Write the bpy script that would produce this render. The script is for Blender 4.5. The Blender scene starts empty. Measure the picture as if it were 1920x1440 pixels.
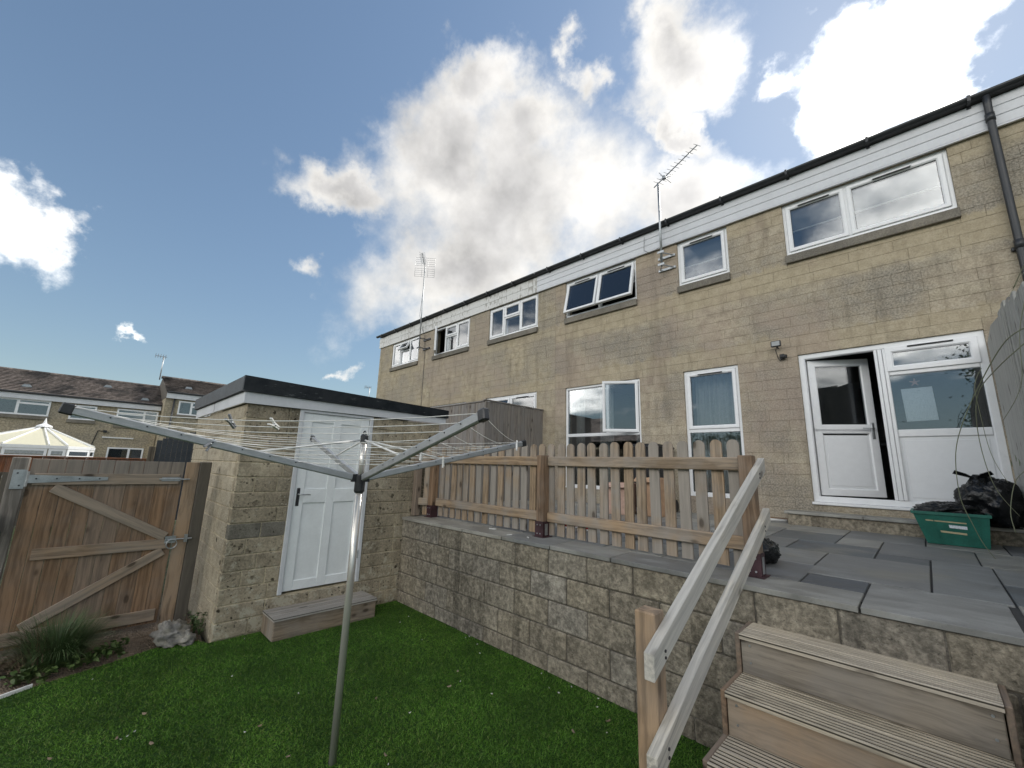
import bpy, math, random
import numpy as np
from mathutils import Vector, Matrix
random.seed(7); rng = np.random.default_rng(7)
R = math.radians
SC = bpy.context.scene
COL = SC.collection

# ------------------------------------------------------------------ camera
YAW, PITCH, ROLL, FPX = R(44.828), R(11.365), R(1.686), 775.96
CAM = Vector((0, 0, 1.75))
FWD = Vector((-math.sin(YAW)*math.cos(PITCH), math.cos(YAW)*math.cos(PITCH), math.sin(PITCH)))
_r = Vector((math.cos(YAW), math.sin(YAW), 0)); _u = _r.cross(FWD)
RGT = _r*math.cos(ROLL)+_u*math.sin(ROLL); UPV = -_r*math.sin(ROLL)+_u*math.cos(ROLL)
cd = bpy.data.cameras.new('camera'); cam = bpy.data.objects.new('camera', cd); COL.objects.link(cam)
cd.sensor_width = 36; cd.lens = FPX/1920*36; cd.clip_start = .05; cd.clip_end = 2000
cam.matrix_world = Matrix(((RGT.x, UPV.x, -FWD.x, CAM.x), (RGT.y, UPV.y, -FWD.y, CAM.y), (RGT.z, UPV.z, -FWD.z, CAM.z), (0, 0, 0, 1)))
SC.camera = cam
def ray(x, y): return FWD + RGT*((x-960)/FPX) - UPV*((y-720)/FPX)
def onX(x, y, X): d = ray(x, y); return CAM + d*((X-CAM.x)/d.x)
def onY(x, y, Y): d = ray(x, y); return CAM + d*((Y-CAM.y)/d.y)
def onZ(x, y, Z): d = ray(x, y); return CAM + d*((Z-CAM.z)/d.z)
def proj(p):
    c = Vector(p)-CAM; w = c.dot(FWD)
    return 960+FPX*c.dot(RGT)/w, 720-FPX*c.dot(UPV)/w

# ------------------------------------------------------------------ exposure
SC.view_settings.view_transform = 'Standard'; SC.view_settings.look = 'None'
SC.view_settings.exposure = 1.52; SC.view_settings.gamma = 1.0; SC.view_settings.use_curve_mapping = False

# ------------------------------------------------------------------ node helper
class NT:
    def __init__(s, nt): s.nt = nt; nt.nodes.clear()
    def n(s, t, props=None, **inp):
        nd = s.nt.nodes.new(t)
        for k, v in (props or {}).items(): setattr(nd, k, v)
        for k, v in inp.items():
            key = int(k[1:]) if k[0] == 'i' and k[1:].isdigit() else k.replace('_', ' ')
            s.set(nd.inputs[key], v)
        return nd
    def set(s, sock, v):
        if isinstance(v, bpy.types.NodeSocket): s.nt.links.new(v, sock)
        elif isinstance(v, bpy.types.Node): s.nt.links.new(v.outputs[0], sock)
        else:
            if sock.type == 'RGBA' and len(v) == 3: v = (*v, 1)
            sock.default_value = v
    def math(s, op, a, b=None, c=None, clamp=False):
        nd = s.nt.nodes.new('ShaderNodeMath'); nd.operation = op; nd.use_clamp = clamp
        for i, v in enumerate((a, b, c)):
            if v is not None: s.set(nd.inputs[i], v)
        return nd.outputs[0]
    def vm(s, op, a, b=None, scale=None):
        nd = s.nt.nodes.new('ShaderNodeVectorMath'); nd.operation = op
        s.set(nd.inputs[0], a)
        if b is not None: s.set(nd.inputs[1], b)
        if scale is not None: s.set(nd.inputs['Scale'], scale)
        return nd.outputs['Value'] if op in ('DOT_PRODUCT', 'LENGTH') else nd.outputs[0]
    def mix(s, f, a, b, blend='MIX'):
        nd = s.nt.nodes.new('ShaderNodeMix'); nd.data_type = 'RGBA'; nd.blend_type = blend
        s.set(nd.inputs[0], f); s.set(nd.inputs[6], a); s.set(nd.inputs[7], b)
        return nd.outputs[2]
    def mr(s, v, a, b, c=0.0, d=1.0, smooth=True):
        nd = s.nt.nodes.new('ShaderNodeMapRange'); nd.interpolation_type = 'SMOOTHSTEP' if smooth else 'LINEAR'
        for i, x in enumerate((v, a, b, c, d)): s.set(nd.inputs[i], x)
        return nd.outputs[0]
    def noise(s, vec, scale, detail=4, rough=.55, dist=0.0, col=False):
        nd = s.n('ShaderNodeTexNoise', Vector=vec, Scale=scale, Detail=detail, Roughness=rough, Distortion=dist)
        return nd.outputs[1] if col else nd.outputs[0]
    def ramp(s, f, stops):
        nd = s.nt.nodes.new('ShaderNodeValToRGB'); s.set(nd.inputs[0], f)
        e = nd.color_ramp.elements
        while len(e) < len(stops): e.new(.5)
        for k, (p, c) in zip(e, stops): k.position = p; k.color = (*c, 1)
        return nd.outputs[0]

# ------------------------------------------------------------------ world: blue sky, broken cloud, sun behind cloud above the roof
SUN_EL, SUN_AZ = R(38.9), R(3.4)            # azimuth measured from +Y towards +X
SUND = Vector((math.sin(SUN_AZ)*math.cos(SUN_EL), math.cos(SUN_AZ)*math.cos(SUN_EL), math.sin(SUN_EL)))
W = bpy.data.worlds.new('World'); SC.world = W; W.use_nodes = True
def build_world():
    t = NT(W.node_tree)
    sky = t.n('ShaderNodeTexSky', {'sky_type': 'NISHITA', 'sun_disc': False, 'sun_elevation': SUN_EL, 'sun_rotation': SUN_AZ,
                                   'altitude': 0, 'air_density': 1.0, 'dust_density': .05, 'ozone_density': 1.6})
    g = t.n('ShaderNodeTexCoord').outputs['Generated']
    def centred(scale, detail, rough, amp):
        return t.vm('SCALE', t.vm('SUBTRACT', t.noise(g, scale, detail, rough, 0, True), (.5, .5, .5)), scale=amp)
    d2 = t.vm('ADD', t.vm('ADD', g, centred(6.0, 9, .60, .32)), centred(2.2, 3, .5, .20))
    blobs = [(985, 395, 300, 205, -12), (830, 310, 160, 130, 0), (1275, 345, 245, 120, -10), (655, 335, 130, 62, 30),
             (885, 520, 265, 115, -14), (890, 185, 125, 92, -30), (1010, 265, 130, 120, 0), (1285, 80, 200, 92, -38), (1690, 100, 185, 135, -8), (1835, 150, 62, 80, 0),
             (1530, 35, 42, 85, 35), (-10, 320, 100, 95, 0), (-80, 310, 140, 150, 0), (1045, 75, 38, 40, 0),
             (558, 490, 34, 36, 0), (1265, 200, 125, 62, 20), (1085, 140, 56, 44, 45), (655, 690, 36, 16, 0), (225, 670, 40, 17, 0)]
    dens = None
    for cx, cy, ra, rb, rot in blobs:
        c = ray(cx, cy).normalized(); a = R(rot)
        u = (ray(cx+math.cos(a), cy+math.sin(a)).normalized()-c); u = (u-c*u.dot(c)).normalized()
        v = c.cross(u)
        sa = (ray(cx+ra*math.cos(a), cy+ra*math.sin(a)).normalized()-c).length
        sb = (ray(cx-rb*math.sin(a), cy+rb*math.cos(a)).normalized()-c).length
        e = Matrix((u, v, c)).transposed().to_euler()
        mp = t.n('ShaderNodeMapping', {'vector_type': 'TEXTURE'}, Vector=d2, Location=c, Rotation=e, Scale=(sa, sb, .5))
        val = t.math('MULTIPLY', t.math('SUBTRACT', 1.0, t.vm('LENGTH', mp)), min(1.0, .35+ra/180))
        if ra < 45: val = t.math('SUBTRACT', val, .10)
        dens = val if dens is None else t.n('ShaderNodeMath', {'operation': 'SMOOTH_MAX'}, i0=dens, i1=val, i2=.25).outputs[0]
    # broken cloud, out of view and brightened, carries on over the rest of the sky
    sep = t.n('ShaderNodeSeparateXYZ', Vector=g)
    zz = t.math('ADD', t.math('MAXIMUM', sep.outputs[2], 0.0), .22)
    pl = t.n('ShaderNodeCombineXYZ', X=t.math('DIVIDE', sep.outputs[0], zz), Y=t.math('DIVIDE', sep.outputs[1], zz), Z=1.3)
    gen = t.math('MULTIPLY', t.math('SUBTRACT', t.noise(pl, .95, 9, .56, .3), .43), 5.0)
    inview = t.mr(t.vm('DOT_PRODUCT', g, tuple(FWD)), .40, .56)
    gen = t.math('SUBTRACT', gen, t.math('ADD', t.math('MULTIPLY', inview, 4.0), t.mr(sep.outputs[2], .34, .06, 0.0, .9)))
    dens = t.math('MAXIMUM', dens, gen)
    fine = t.math('SUBTRACT', t.noise(g, 11, 9, .60), .5)
    dedge = t.math('ADD', dens, t.math('MULTIPLY', fine, .60))
    mask = t.mr(dedge, -.14, .62)
    # relief: lit towards the sun, greyer in the thick middle
    n0 = t.noise(g, 4.2, 5, .52); n1 = t.noise(t.vm('ADD', g, tuple(SUND*.05)), 4.2, 5, .52)
    rel = t.math('ADD', t.math('MULTIPLY', t.math('SUBTRACT', n0, n1), 1.3), t.math('MULTIPLY', fine, .38))
    core = t.mr(t.math('ADD', dens, t.math('MULTIPLY', t.math('SUBTRACT', n0, .5), .7)), .10, .95)
    sundot = t.math('MAXIMUM', t.vm('DOT_PRODUCT', g, tuple(SUND)), 0.0)
    glow = t.math('ADD', t.math('MULTIPLY', t.math('POWER', sundot, 110.0), 2.4), t.math('MULTIPLY', t.math('POWER', sundot, 14.0), .16))
    lum = t.math('ADD', t.math('ADD', t.math('SUBTRACT', CLOUD, t.math('MULTIPLY', core, .36*CLOUD)), t.math('MULTIPLY', rel, CLOUD)), glow)
    # clouds opposite the sun are front-lit, boosted further to brighten the shaded garden
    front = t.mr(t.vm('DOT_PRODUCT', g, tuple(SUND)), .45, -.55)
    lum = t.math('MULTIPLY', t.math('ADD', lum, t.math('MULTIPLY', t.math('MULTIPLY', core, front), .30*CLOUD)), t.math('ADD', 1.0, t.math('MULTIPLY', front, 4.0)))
    lum = t.math('MAXIMUM', lum, .19)
    tint = t.mix(core, (1.0, .965, .895), (1.0, .975, .95))
    cc = t.vm('SCALE', tint, scale=t.math('MULTIPLY', lum, 1.0/SKY))
    lumi = t.math('MULTIPLY', t.vm('DOT_PRODUCT', sky, (.25, .5, .25)), SKY)
    skyc = t.vm('SCALE', t.vm('MULTIPLY', sky, (1.04, 1.0, .90)), scale=t.math('DIVIDE', .71, t.math('ADD', 1.0, t.math('MULTIPLY', lumi, 2.1))))
    low = t.mr(sep.outputs[2], .16, -.02)
    skyc = t.mix(t.math('MULTIPLY', low, .85), skyc, tuple(c/SKY for c in (.147, .202, .256)))
    skyc = t.vm('ADD', skyc, t.vm('SCALE', (1.0, .96, .88), scale=t.math('ADD', t.math('MULTIPLY', t.math('POWER', sundot, 14.0), .050/SKY), t.math('MULTIPLY', t.math('POWER', sundot, 4.0), .022/SKY))))
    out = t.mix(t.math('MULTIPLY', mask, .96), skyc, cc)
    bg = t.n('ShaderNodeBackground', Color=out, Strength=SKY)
    t.n('ShaderNodeOutputWorld', Surface=bg)
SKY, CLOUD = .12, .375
build_world()

# ------------------------------------------------------------------ sun (veiled by cloud, behind the house)
sl = bpy.data.lights.new('sun', 'SUN'); sl.energy = 1.5; sl.angle = R(12); sl.color = (1, .95, .87)
so = bpy.data.objects.new('sun', sl); COL.objects.link(so)
so.matrix_world = SUND.to_track_quat('Z', 'Y').to_matrix().to_4x4()

# ------------------------------------------------------------------ object helpers
WM = {}
def tag(o, label=None, cat=None, group=None, kind=None):
    if label: o['label'] = label
    if cat: o['category'] = cat
    if group: o['group'] = group
    if kind: o['kind'] = kind
    return o
def link(name, data, mat=None, parent=None, M=None):
    o = bpy.data.objects.new(name, data); COL.objects.link(o)
    M = M or Matrix.Identity(4)
    if parent is not None:
        o.parent = parent; o.matrix_parent_inverse = WM[parent.name].inverted()
    o.matrix_basis = M; WM[o.name] = M.copy()
    if mat is not None and data is not None:
        if not data.materials: data.materials.append(mat)
    return o
def thing(name, loc, label, cat, group=None):
    return tag(link(name, None, None, None, Matrix.Translation(loc)), label, cat, group)

def _cbox_topo():
    idx = {}; k = 0; cs = [(a, b, c) for a in (-1, 1) for b in (-1, 1) for c in (-1, 1)]
    for c in cs:
        for a in range(3): idx[(c, a)] = k; k += 1
    F = []
    for a in range(3):
        o1, o2 = [i for i in range(3) if i != a]
        for s in (-1, 1):
            def mk(p, q):
                c = [0, 0, 0]; c[a] = s; c[o1] = p; c[o2] = q; return idx[(tuple(c), a)]
            F.append([mk(-1, -1), mk(1, -1), mk(1, 1), mk(-1, 1)])
    for a in range(3):                       # edges along axis a
        o1, o2 = [i for i in range(3) if i != a]
        for p in (-1, 1):
            for q in (-1, 1):
                def mk(s, ax):
                    c = [0, 0, 0]; c[a] = s; c[o1] = p; c[o2] = q; return idx[(tuple(c), ax)]
                F.append([mk(-1, o1), mk(1, o1), mk(1, o2), mk(-1, o2)])
    for c in cs: F.append([idx[(c, 0)], idx[(c, 1)], idx[(c, 2)]])
    V = np.array([[c[i]*(1 if i == a else .9) for i in range(3)] for c in cs for a in range(3)])
    out = []
    for f in F:
        p = V[f]; n = np.cross(p[1]-p[0], p[2]-p[0])
        out.append(f if n @ p.mean(0) > 0 else f[::-1])
    return cs, out
_CS, _CF = _cbox_topo()
def cbox_verts(h, b):
    return [tuple(c[i]*(h[i] if i == a else h[i]-b) for i in range(3)) for c in _CS for a in range(3)]
_BF = [(0, 1, 3, 2), (4, 6, 7, 5), (0, 4, 5, 1), (2, 3, 7, 6), (0, 2, 6, 4), (1, 5, 7, 3)]
class MB:
    def __init__(s): s.v = []; s.f = []
    def add(s, V, F, M=None):
        k = len(s.v)
        s.v += [tuple(M @ Vector(p)) for p in V] if M is not None else [tuple(p) for p in V]
        s.f += [tuple(i+k for i in f) for f in F]; return s
    def box(s, x0, x1, y0, y1, z0, z1, M=None, b=0):
        c = ((x0+x1)/2, (y0+y1)/2, (z0+z1)/2); h = ((x1-x0)/2, (y1-y0)/2, (z1-z0)/2)
        if b: V = [(p[0]+c[0], p[1]+c[1], p[2]+c[2]) for p in cbox_verts(h, b)]; F = _CF
        else: V = [(x, y, z) for x in (x0, x1) for y in (y0, y1) for z in (z0, z1)]; F = _BF
        return s.add(V, F, M)
    def tube(s, pts, r, n=8, cap=True):
        pts = [Vector(p) for p in pts]; m = len(pts)
        rs = [r]*m if not hasattr(r, '__len__') else r
        k = len(s.v); up = None
        for i, p in enumerate(pts):
            d = (pts[min(i+1, m-1)]-pts[max(i-1, 0)]).normalized()
            if up is None: up = d.orthogonal().normalized()
            up = (up-d*up.dot(d)); up = up.normalized() if up.length > 1e-6 else d.orthogonal().normalized()
            w = d.cross(up)
            for j in range(n):
                a = 2*math.pi*j/n; s.v.append(tuple(p+(up*math.cos(a)+w*math.sin(a))*rs[i]))
        for i in range(m-1):
            for j in range(n):
                j2 = (j+1) % n; s.f.append((k+i*n+j, k+i*n+j2, k+(i+1)*n+j2, k+(i+1)*n+j))
        if cap:
            s.f.append(tuple(k+j for j in range(n))[::-1]); s.f.append(tuple(k+(m-1)*n+j for j in range(n)))
        return s
    def ring(s, x0, x1, z0, z1, prof):
        """picture-frame in the XZ plane: prof = closed list of (inset, y), mitred at the corners"""
        k = len(s.v); n = len(prof)
        for cx, sx, cz, sz in ((x0, 1, z0, 1), (x1, -1, z0, 1), (x1, -1, z1, -1), (x0, 1, z1, -1)):
            for dd, y in prof: s.v.append((cx+sx*dd, y, cz+sz*dd))
        for i in range(4):
            i2 = (i+1) % 4
            for j in range(n):
                j2 = (j+1) % n; s.f.append((k+i*n+j, k+i2*n+j, k+i2*n+j2, k+i*n+j2))
        return s
    def prism(s, poly, d):
        """polygon (3D points) extruded by vector d"""
        k = len(s.v); n = len(poly); d = Vector(d)
        s.v += [tuple(p) for p in poly]+[tuple(Vector(p)+d) for p in poly]
        s.f.append(tuple(range(k, k+n))[::-1]); s.f.append(tuple(range(k+n, k+2*n)))
        for i in range(n):
            j = (i+1) % n; s.f.append((k+i, k+j, k+n+j, k+n+i))
        return s
    def mesh(s, name, smooth=False):
        m = bpy.data.meshes.new(name); m.from_pydata(s.v, [], s.f)
        if smooth: m.shade_smooth()
        m.update(); return m
    def build(s, name, mat, parent=None, smooth=False, M=None):
        return link(name, s.mesh(name, smooth), mat, parent, M)
def recalc(o):
    import bmesh
    bm = bmesh.new(); bm.from_mesh(o.data); bmesh.ops.recalc_face_normals(bm, faces=bm.faces); bm.to_mesh(o.data); bm.free(); return o
_cache = {}
def cmesh(name, h, b, mat):
    key = (tuple(round(x, 4) for x in h), b, mat.name)
    if key not in _cache:
        me = bpy.data.meshes.new(name); me.from_pydata(cbox_verts(key[0], b), [], _CF); me.materials.append(mat); _cache[key] = me
    return _cache[key]
def box(name, x0, x1, y0, y1, z0, z1, mat, parent=None, b=.004, rot=None):
    """box with its grain along its longest side (local Z)"""
    c = Vector(((x0+x1)/2, (y0+y1)/2, (z0+z1)/2)); s = [x1-x0, y1-y0, z1-z0]
    ax = s.index(max(s))
    Q = {2: Matrix.Identity(3), 0: Matrix(((0, 0, 1), (0, 1, 0), (-1, 0, 0))), 1: Matrix(((1, 0, 0), (0, 0, 1), (0, -1, 0)))}[ax]
    h = {2: (s[0], s[1], s[2]), 0: (s[2], s[1], s[0]), 1: (s[0], s[2], s[1])}[ax]
    b = min(b, min(s)*.3)
    M = Matrix.Translation(c) @ (rot.to_4x4() if rot else Matrix.Identity(4)) @ Q.to_4x4()
    return link(name, cmesh(name, [x/2 for x in h], b, mat), None, parent, M)
def bar(name, p0, p1, w, th, mat, parent=None, side=(1, 0, 0), b=.004):
    p0 = Vector(p0); p1 = Vector(p1); z = (p1-p0); L = z.length; z.normalize()
    x = Vector(side); x = (x-z*x.dot(z)).normalized(); y = z.cross(x)
    M = Matrix.Translation((p0+p1)/2) @ Matrix((x, y, z)).transposed().to_4x4()
    return link(name, cmesh(name, (w/2, th/2, L/2), min(b, w*.3, th*.3), mat), None, parent, M)
def tube(name, pts, r, mat, parent=None, n=10, smooth=True):
    return MB().tube(pts, r, n).build(name, mat, parent, smooth)

# ------------------------------------------------------------------ materials
def newmat(name):
    m = bpy.data.materials.new(name); m.use_nodes = True; return m, NT(m.node_tree)
def finish(t, col, rough=.8, bump=None, bstr=.3, bdist=.01, metal=0.0, spec=.5, **kw):
    p = t.n('ShaderNodeBsdfPrincipled', Base_Color=col, Roughness=rough, Metallic=metal)
    p.inputs['Specular IOR Level'].default_value = spec
    for k, v in kw.items(): t.set(p.inputs[k.replace('_', ' ')], v)
    if bump is not None:
        b = t.n('ShaderNodeBump', Height=bump, Strength=bstr, Distance=bdist); t.nt.links.new(b.outputs[0], p.inputs['Normal'])
    t.n('ShaderNodeOutputMaterial', Surface=p); return p
def rnd(t):
    a = t.n('ShaderNodeObjectInfo').outputs['Random']; b = t.n('ShaderNodeNewGeometry').outputs['Random Per Island']
    return t.math('FRACT', t.math('ADD', t.math('MULTIPLY', a, 7.13), t.math('MULTIPLY', b, 3.7)))
def plain(name, col, rough=.5, metal=0.0, var=.06, bump=.0, scale=12, spec=.5):
    m, t = newmat(name); pos = t.n('ShaderNodeTexCoord').outputs['Object']
    n = t.noise(pos, scale, 6, .6); f = t.noise(pos, scale*9, 3, .6)
    dark = tuple(c*(1-2.2*var) for c in col); lite = tuple(min(1, c*(1+1.4*var)) for c in col)
    c = t.mix(t.mr(t.math('ADD', t.math('MULTIPLY', n, .7), t.math('MULTIPLY', f, .3)), .3, .7), dark, lite)
    finish(t, c, t.mr(n, .3, .7, rough*.85, min(1, rough*1.15)), f if bump else None, bump, .004, metal, spec)
    return m
def wood(name, ca, cb, grey=(.26, .25, .23), gamt=.4, scale=1.0, rough=.8, knots=1.0, contrast=1.0, bstr=.35, topgrey=None, groove=False):
    m, t = newmat(name)
    oc = t.n('ShaderNodeTexCoord').outputs['Object']; r = rnd(t)
    off = t.vm('SCALE', (13.1, 7.7, 29.3), scale=r); v = t.vm('ADD', oc, off)
    st = t.vm('MULTIPLY', v, (60*scale, 60*scale, 2.2*scale))
    warp = t.vm('ADD', st, t.vm('SCALE', t.noise(t.vm('MULTIPLY', v, (6, 6, 1.6)), 1.0, 3, .5, 0, True), scale=5.0))
    grain = t.noise(warp, .55, 5, .6)
    fine = t.noise(t.vm('MULTIPLY', v, (190, 190, 1.6)), 1.0, 3, .6)
    kn = t.n('ShaderNodeTexVoronoi', Vector=t.vm('MULTIPLY', v, (6.0, 6.0, 3.0)), Scale=1.0, Randomness=1.0)
    knot = t.mr(kn.outputs['Distance'], .16, .07)
    ringk = t.mr(kn.outputs['Distance'], .30, .12)
    base = t.mix(r, ca, cb)
    base = t.mix(t.mr(grain, .35, .62), t.vm('SCALE', base, scale=.62/contrast**.5), t.vm('SCALE', base, scale=1.18))
    base = t.mix(t.math('MULTIPLY', t.mr(fine, .5, .72), .35), base, t.vm('SCALE', base, scale=.45))
    g = t.math('MULTIPLY', t.mr(t.math('ADD', t.noise(v, 3.2, 5, .6), t.math('MULTIPLY', t.math('FRACT', t.math('MULTIPLY', r, 5.31)), .5)), .42, .95), gamt*1.6, None, True)
    greyc = t.mix(grain, t.vm('SCALE', grey, scale=.6), t.vm('SCALE', grey, scale=1.35))
    base = t.mix(g, base, greyc)
    if topgrey is not None:
        lz = t.n('ShaderNodeSeparateXYZ', Vector=oc).outputs[2]
        base = t.mix(t.math('MULTIPLY', t.mr(t.math('ADD', lz, t.math('MULTIPLY', grain, .12)), topgrey-.02, topgrey+.08), .8), base, greyc)
    base = t.mix(t.math('MULTIPLY', knot, .75*knots), base, (.035, .022, .014))
    base = t.mix(t.math('MULTIPLY', ringk, .28*knots), base, t.vm('SCALE', base, scale=.5))
    if groove:                                   # dirt lodged in the grooves
        ly = t.n('ShaderNodeSeparateXYZ', Vector=oc).outputs[1]
        base = t.mix(t.math('MULTIPLY', t.math('MULTIPLY', t.mr(ly, -.002, -.006), t.mr(ly, -.0125, -.0110)), .95), base, (.03, .026, .02))
    h = t.math('ADD', t.math('MULTIPLY', grain, .7), t.math('MULTIPLY', fine, .4))
    finish(t, base, rough, h, bstr, .004, 0, .3)
    return m
def stone(name, cols, grey=(.17, .16, .14), gamt=.5, speck=.3, speckc=(.55, .53, .47), pits=.0, lichen=0.0, streak=0.0, bstr=.5, bands=None, coarse=60, warm=None, rough_face=False):
    m, t = newmat(name)
    P = t.n('ShaderNodeNewGeometry').outputs['Position']; r = rnd(t)
    base = t.ramp(r, [(i/(len(cols)-1), c) for i, c in enumerate(cols)])
    big = t.noise(P, 1.1, 6, .6); mid = t.noise(P, 7, 6, .62); fin = t.noise(P, coarse, 4, .65); tiny = t.noise(P, coarse*3.2, 2, .6)
    base = t.mix(t.mr(t.math('ADD', t.math('MULTIPLY', mid, .55), t.math('MULTIPLY', fin, .45)), .36, .64), t.vm('SCALE', base, scale=.66), t.vm('SCALE', base, scale=1.22))
    gm = t.math('MULTIPLY', t.mr(t.math('ADD', t.math('MULTIPLY', big, .7), t.math('MULTIPLY', mid, .3)), .40, .62), gamt)
    gtex = t.mix(t.mr(fin, .38, .62), t.vm('SCALE', grey, scale=.62), t.vm('SCALE', grey, scale=1.3))
    if bands:                                    # rain-sheltered bands of cleaner, yellower stone
        z = t.n('ShaderNodeSeparateXYZ', Vector=P).outputs[2]; zn = t.math('ADD', z, t.math('MULTIPLY', t.math('SUBTRACT', mid, .5), .35))
        for lo, hi, am in bands:
            mk = t.math('MULTIPLY', t.mr(zn, lo-.12, lo+.06), t.mr(zn, hi+.05, hi-.03))
            mk = t.math('MULTIPLY', mk, am); gm = t.math('MULTIPLY', gm, t.math('SUBTRACT', 1.0, mk))
            base = t.mix(t.math('MULTIPLY', mk, .55), base, t.mix(fin, (.345, .285, .185), (.47, .398, .27)))
    base = t.mix(gm, base, gtex)
    if warm:
        base = t.mix(t.math('MULTIPLY', t.mr(t.noise(P, .8, 6, .6), .45, .62), .52), base, t.mix(fin, t.vm('SCALE', warm, scale=.7), t.vm('SCALE', warm, scale=1.25)))
    if streak:
        sv = t.vm('MULTIPLY', P, (5.5, 5.5, .55)); s1 = t.noise(sv, 1.0, 5, .6)
        base = t.mix(t.math('MULTIPLY', t.mr(s1, .52, .66), streak), base, t.vm('SCALE', base, scale=.28))
    h = t.math('ADD', t.math('MULTIPLY', fin, .8), t.math('MULTIPLY', tiny, .5))
    if rough_face:
        lump = t.noise(t.vm('ADD', P, t.vm('SCALE', (3.1, 7.3, 5.7), scale=r)), 26, 7, .72); h = t.math('ADD', h, t.math('MULTIPLY', lump, 2.6))
        base = t.mix(t.mr(lump, .36, .64), t.vm('SCALE', base, scale=.66), t.vm('SCALE', base, scale=1.30))
    if speck:
        sp = t.math('MULTIPLY', t.mr(tiny, .60, .72), t.mr(mid, .42, .62))
        base = t.mix(t.math('MULTIPLY', sp, speck), base, speckc)
    dk = t.mr(t.noise(P, coarse*1.7, 3, .6), .38, .26)
    base = t.mix(t.math('MULTIPLY', dk, .7), base, t.vm('SCALE', base, scale=.25))
    if lichen:
        li = t.mr(t.math('ADD', t.noise(P, 9, 8, .75), t.math('MULTIPLY', t.mr(t.n('ShaderNodeSeparateXYZ', Vector=P).outputs[2], 1.2, .2), .10)), .60, .68)
        base = t.mix(t.math('MULTIPLY', li, lichen), base, (.46, .43, .34))
        vd = t.n('ShaderNodeTexVoronoi', Vector=P, Scale=24.0); base = t.mix(t.math('MULTIPLY', t.math('MULTIPLY', t.mr(vd.outputs['Distance'], .26, .2), t.mr(mid, .5, .6)), lichen*.7), base, (.47, .45, .37))
    if pits:
        for vs, fr_, th, off in ((13.0, pits*.8, .30, 0.0), (29.0, pits*.55, .30, 3.3)):
            wp = t.vm('ADD', t.vm('ADD', P, (off, off, off)), t.vm('SCALE', t.noise(P, 34, 4, .65, 0, True), scale=.045))
            vo = t.n('ShaderNodeTexVoronoi', Vector=wp, Scale=vs); sc_ = t.n('ShaderNodeSeparateXYZ', Vector=vo.outputs['Color'])
            sel = t.math('MULTIPLY', t.math('GREATER_THAN', sc_.outputs[0], 1-fr_), t.mr(mid, .36, .52))
            rad = t.math('MULTIPLY', t.math('ADD', sc_.outputs[1], .35), th)
            pm = t.math('MULTIPLY', t.mr(t.math('SUBTRACT', vo.outputs['Distance'], rad), .03, -.06), sel)
            base = t.mix(t.math('MULTIPLY', pm, t.mr(sc_.outputs[2], 0.0, 1.0, .45, .95)), base, (.035, .028, .018)); h = t.math('SUBTRACT', h, t.math('MULTIPLY', pm, 1.4))
    finish(t, base, .93, h, bstr, .006, 0, .2)
    return m

M = {}
M['facade'] = stone('facade_stone', [(.435, .374, .278), (.455, .396, .298), (.415, .357, .268), (.44, .376, .282), (.425, .367, .278)], grey=(.27, .245, .205), gamt=.9, speck=.9,
                    speckc=(.56, .53, .45), bands=[(4.52, 4.90, 1.0), (3.46, 3.76, .8), (5.62, 5.95, .9)], bstr=.65, coarse=46, streak=.24, warm=(.37, .295, .24))
M['facade_n'] = stone('facade_stone_neighbour', [(.43, .365, .255), (.45, .388, .278), (.41, .35, .248)], grey=(.305, .275, .225), gamt=.75, speck=.7,
                      speckc=(.52, .49, .42), bands=[(4.70, 4.90, .6), (3.46, 3.66, .7)], streak=.25, bstr=.7, coarse=42, warm=(.37, .305, .25))
M['mortar'] = stone('mortar', [(.40, .345, .25), (.43, .37, .27)], gamt=.5, speck=.1, bstr=.3)
M['shedst'] = stone('shed_stone', [(.385, .33, .238), (.43, .372, .272), (.345, .295, .215), (.41, .352, .255), (.44, .388, .295)], grey=(.175, .15, .108), gamt=.9, streak=.3, speck=.4, pits=.72, lichen=.75, bstr=.6, coarse=50)
M['shedside'] = stone('shed_side_stone', [(.42, .365, .27), (.44, .385, .29)], grey=(.27, .245, .195), gamt=.5, speck=.5, pits=.10, bstr=.5, coarse=50)
M['shedgrey'] = stone('shed_grey_block', [(.17, .16, .13), (.19, .175, .145)], gamt=.3, pits=.15, bstr=.5)
M['shedmortar'] = stone('shed_mortar', [(.50, .43, .30), (.52, .45, .32)], gamt=.35, speck=.1, bstr=.3)
M['retblock'] = stone('retaining_block', [(.29, .255, .195), (.34, .305, .24), (.26, .23, .18), (.325, .285, .215), (.315, .29, .245)], grey=(.175, .155, .125), gamt=.6, speck=.5, speckc=(.38, .36, .30), streak=.5, bstr=1.0, coarse=24, rough_face=True)
M['retmortar'] = stone('retaining_mortar', [(.11, .10, .085), (.15, .135, .11)], gamt=.5, speck=.1, bstr=.3)
M['sill'] = stone('sill_concrete', [(.22, .20, .165), (.26, .235, .195)], grey=(.12, .115, .1), gamt=.6, speck=.5, bstr=.5)
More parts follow.
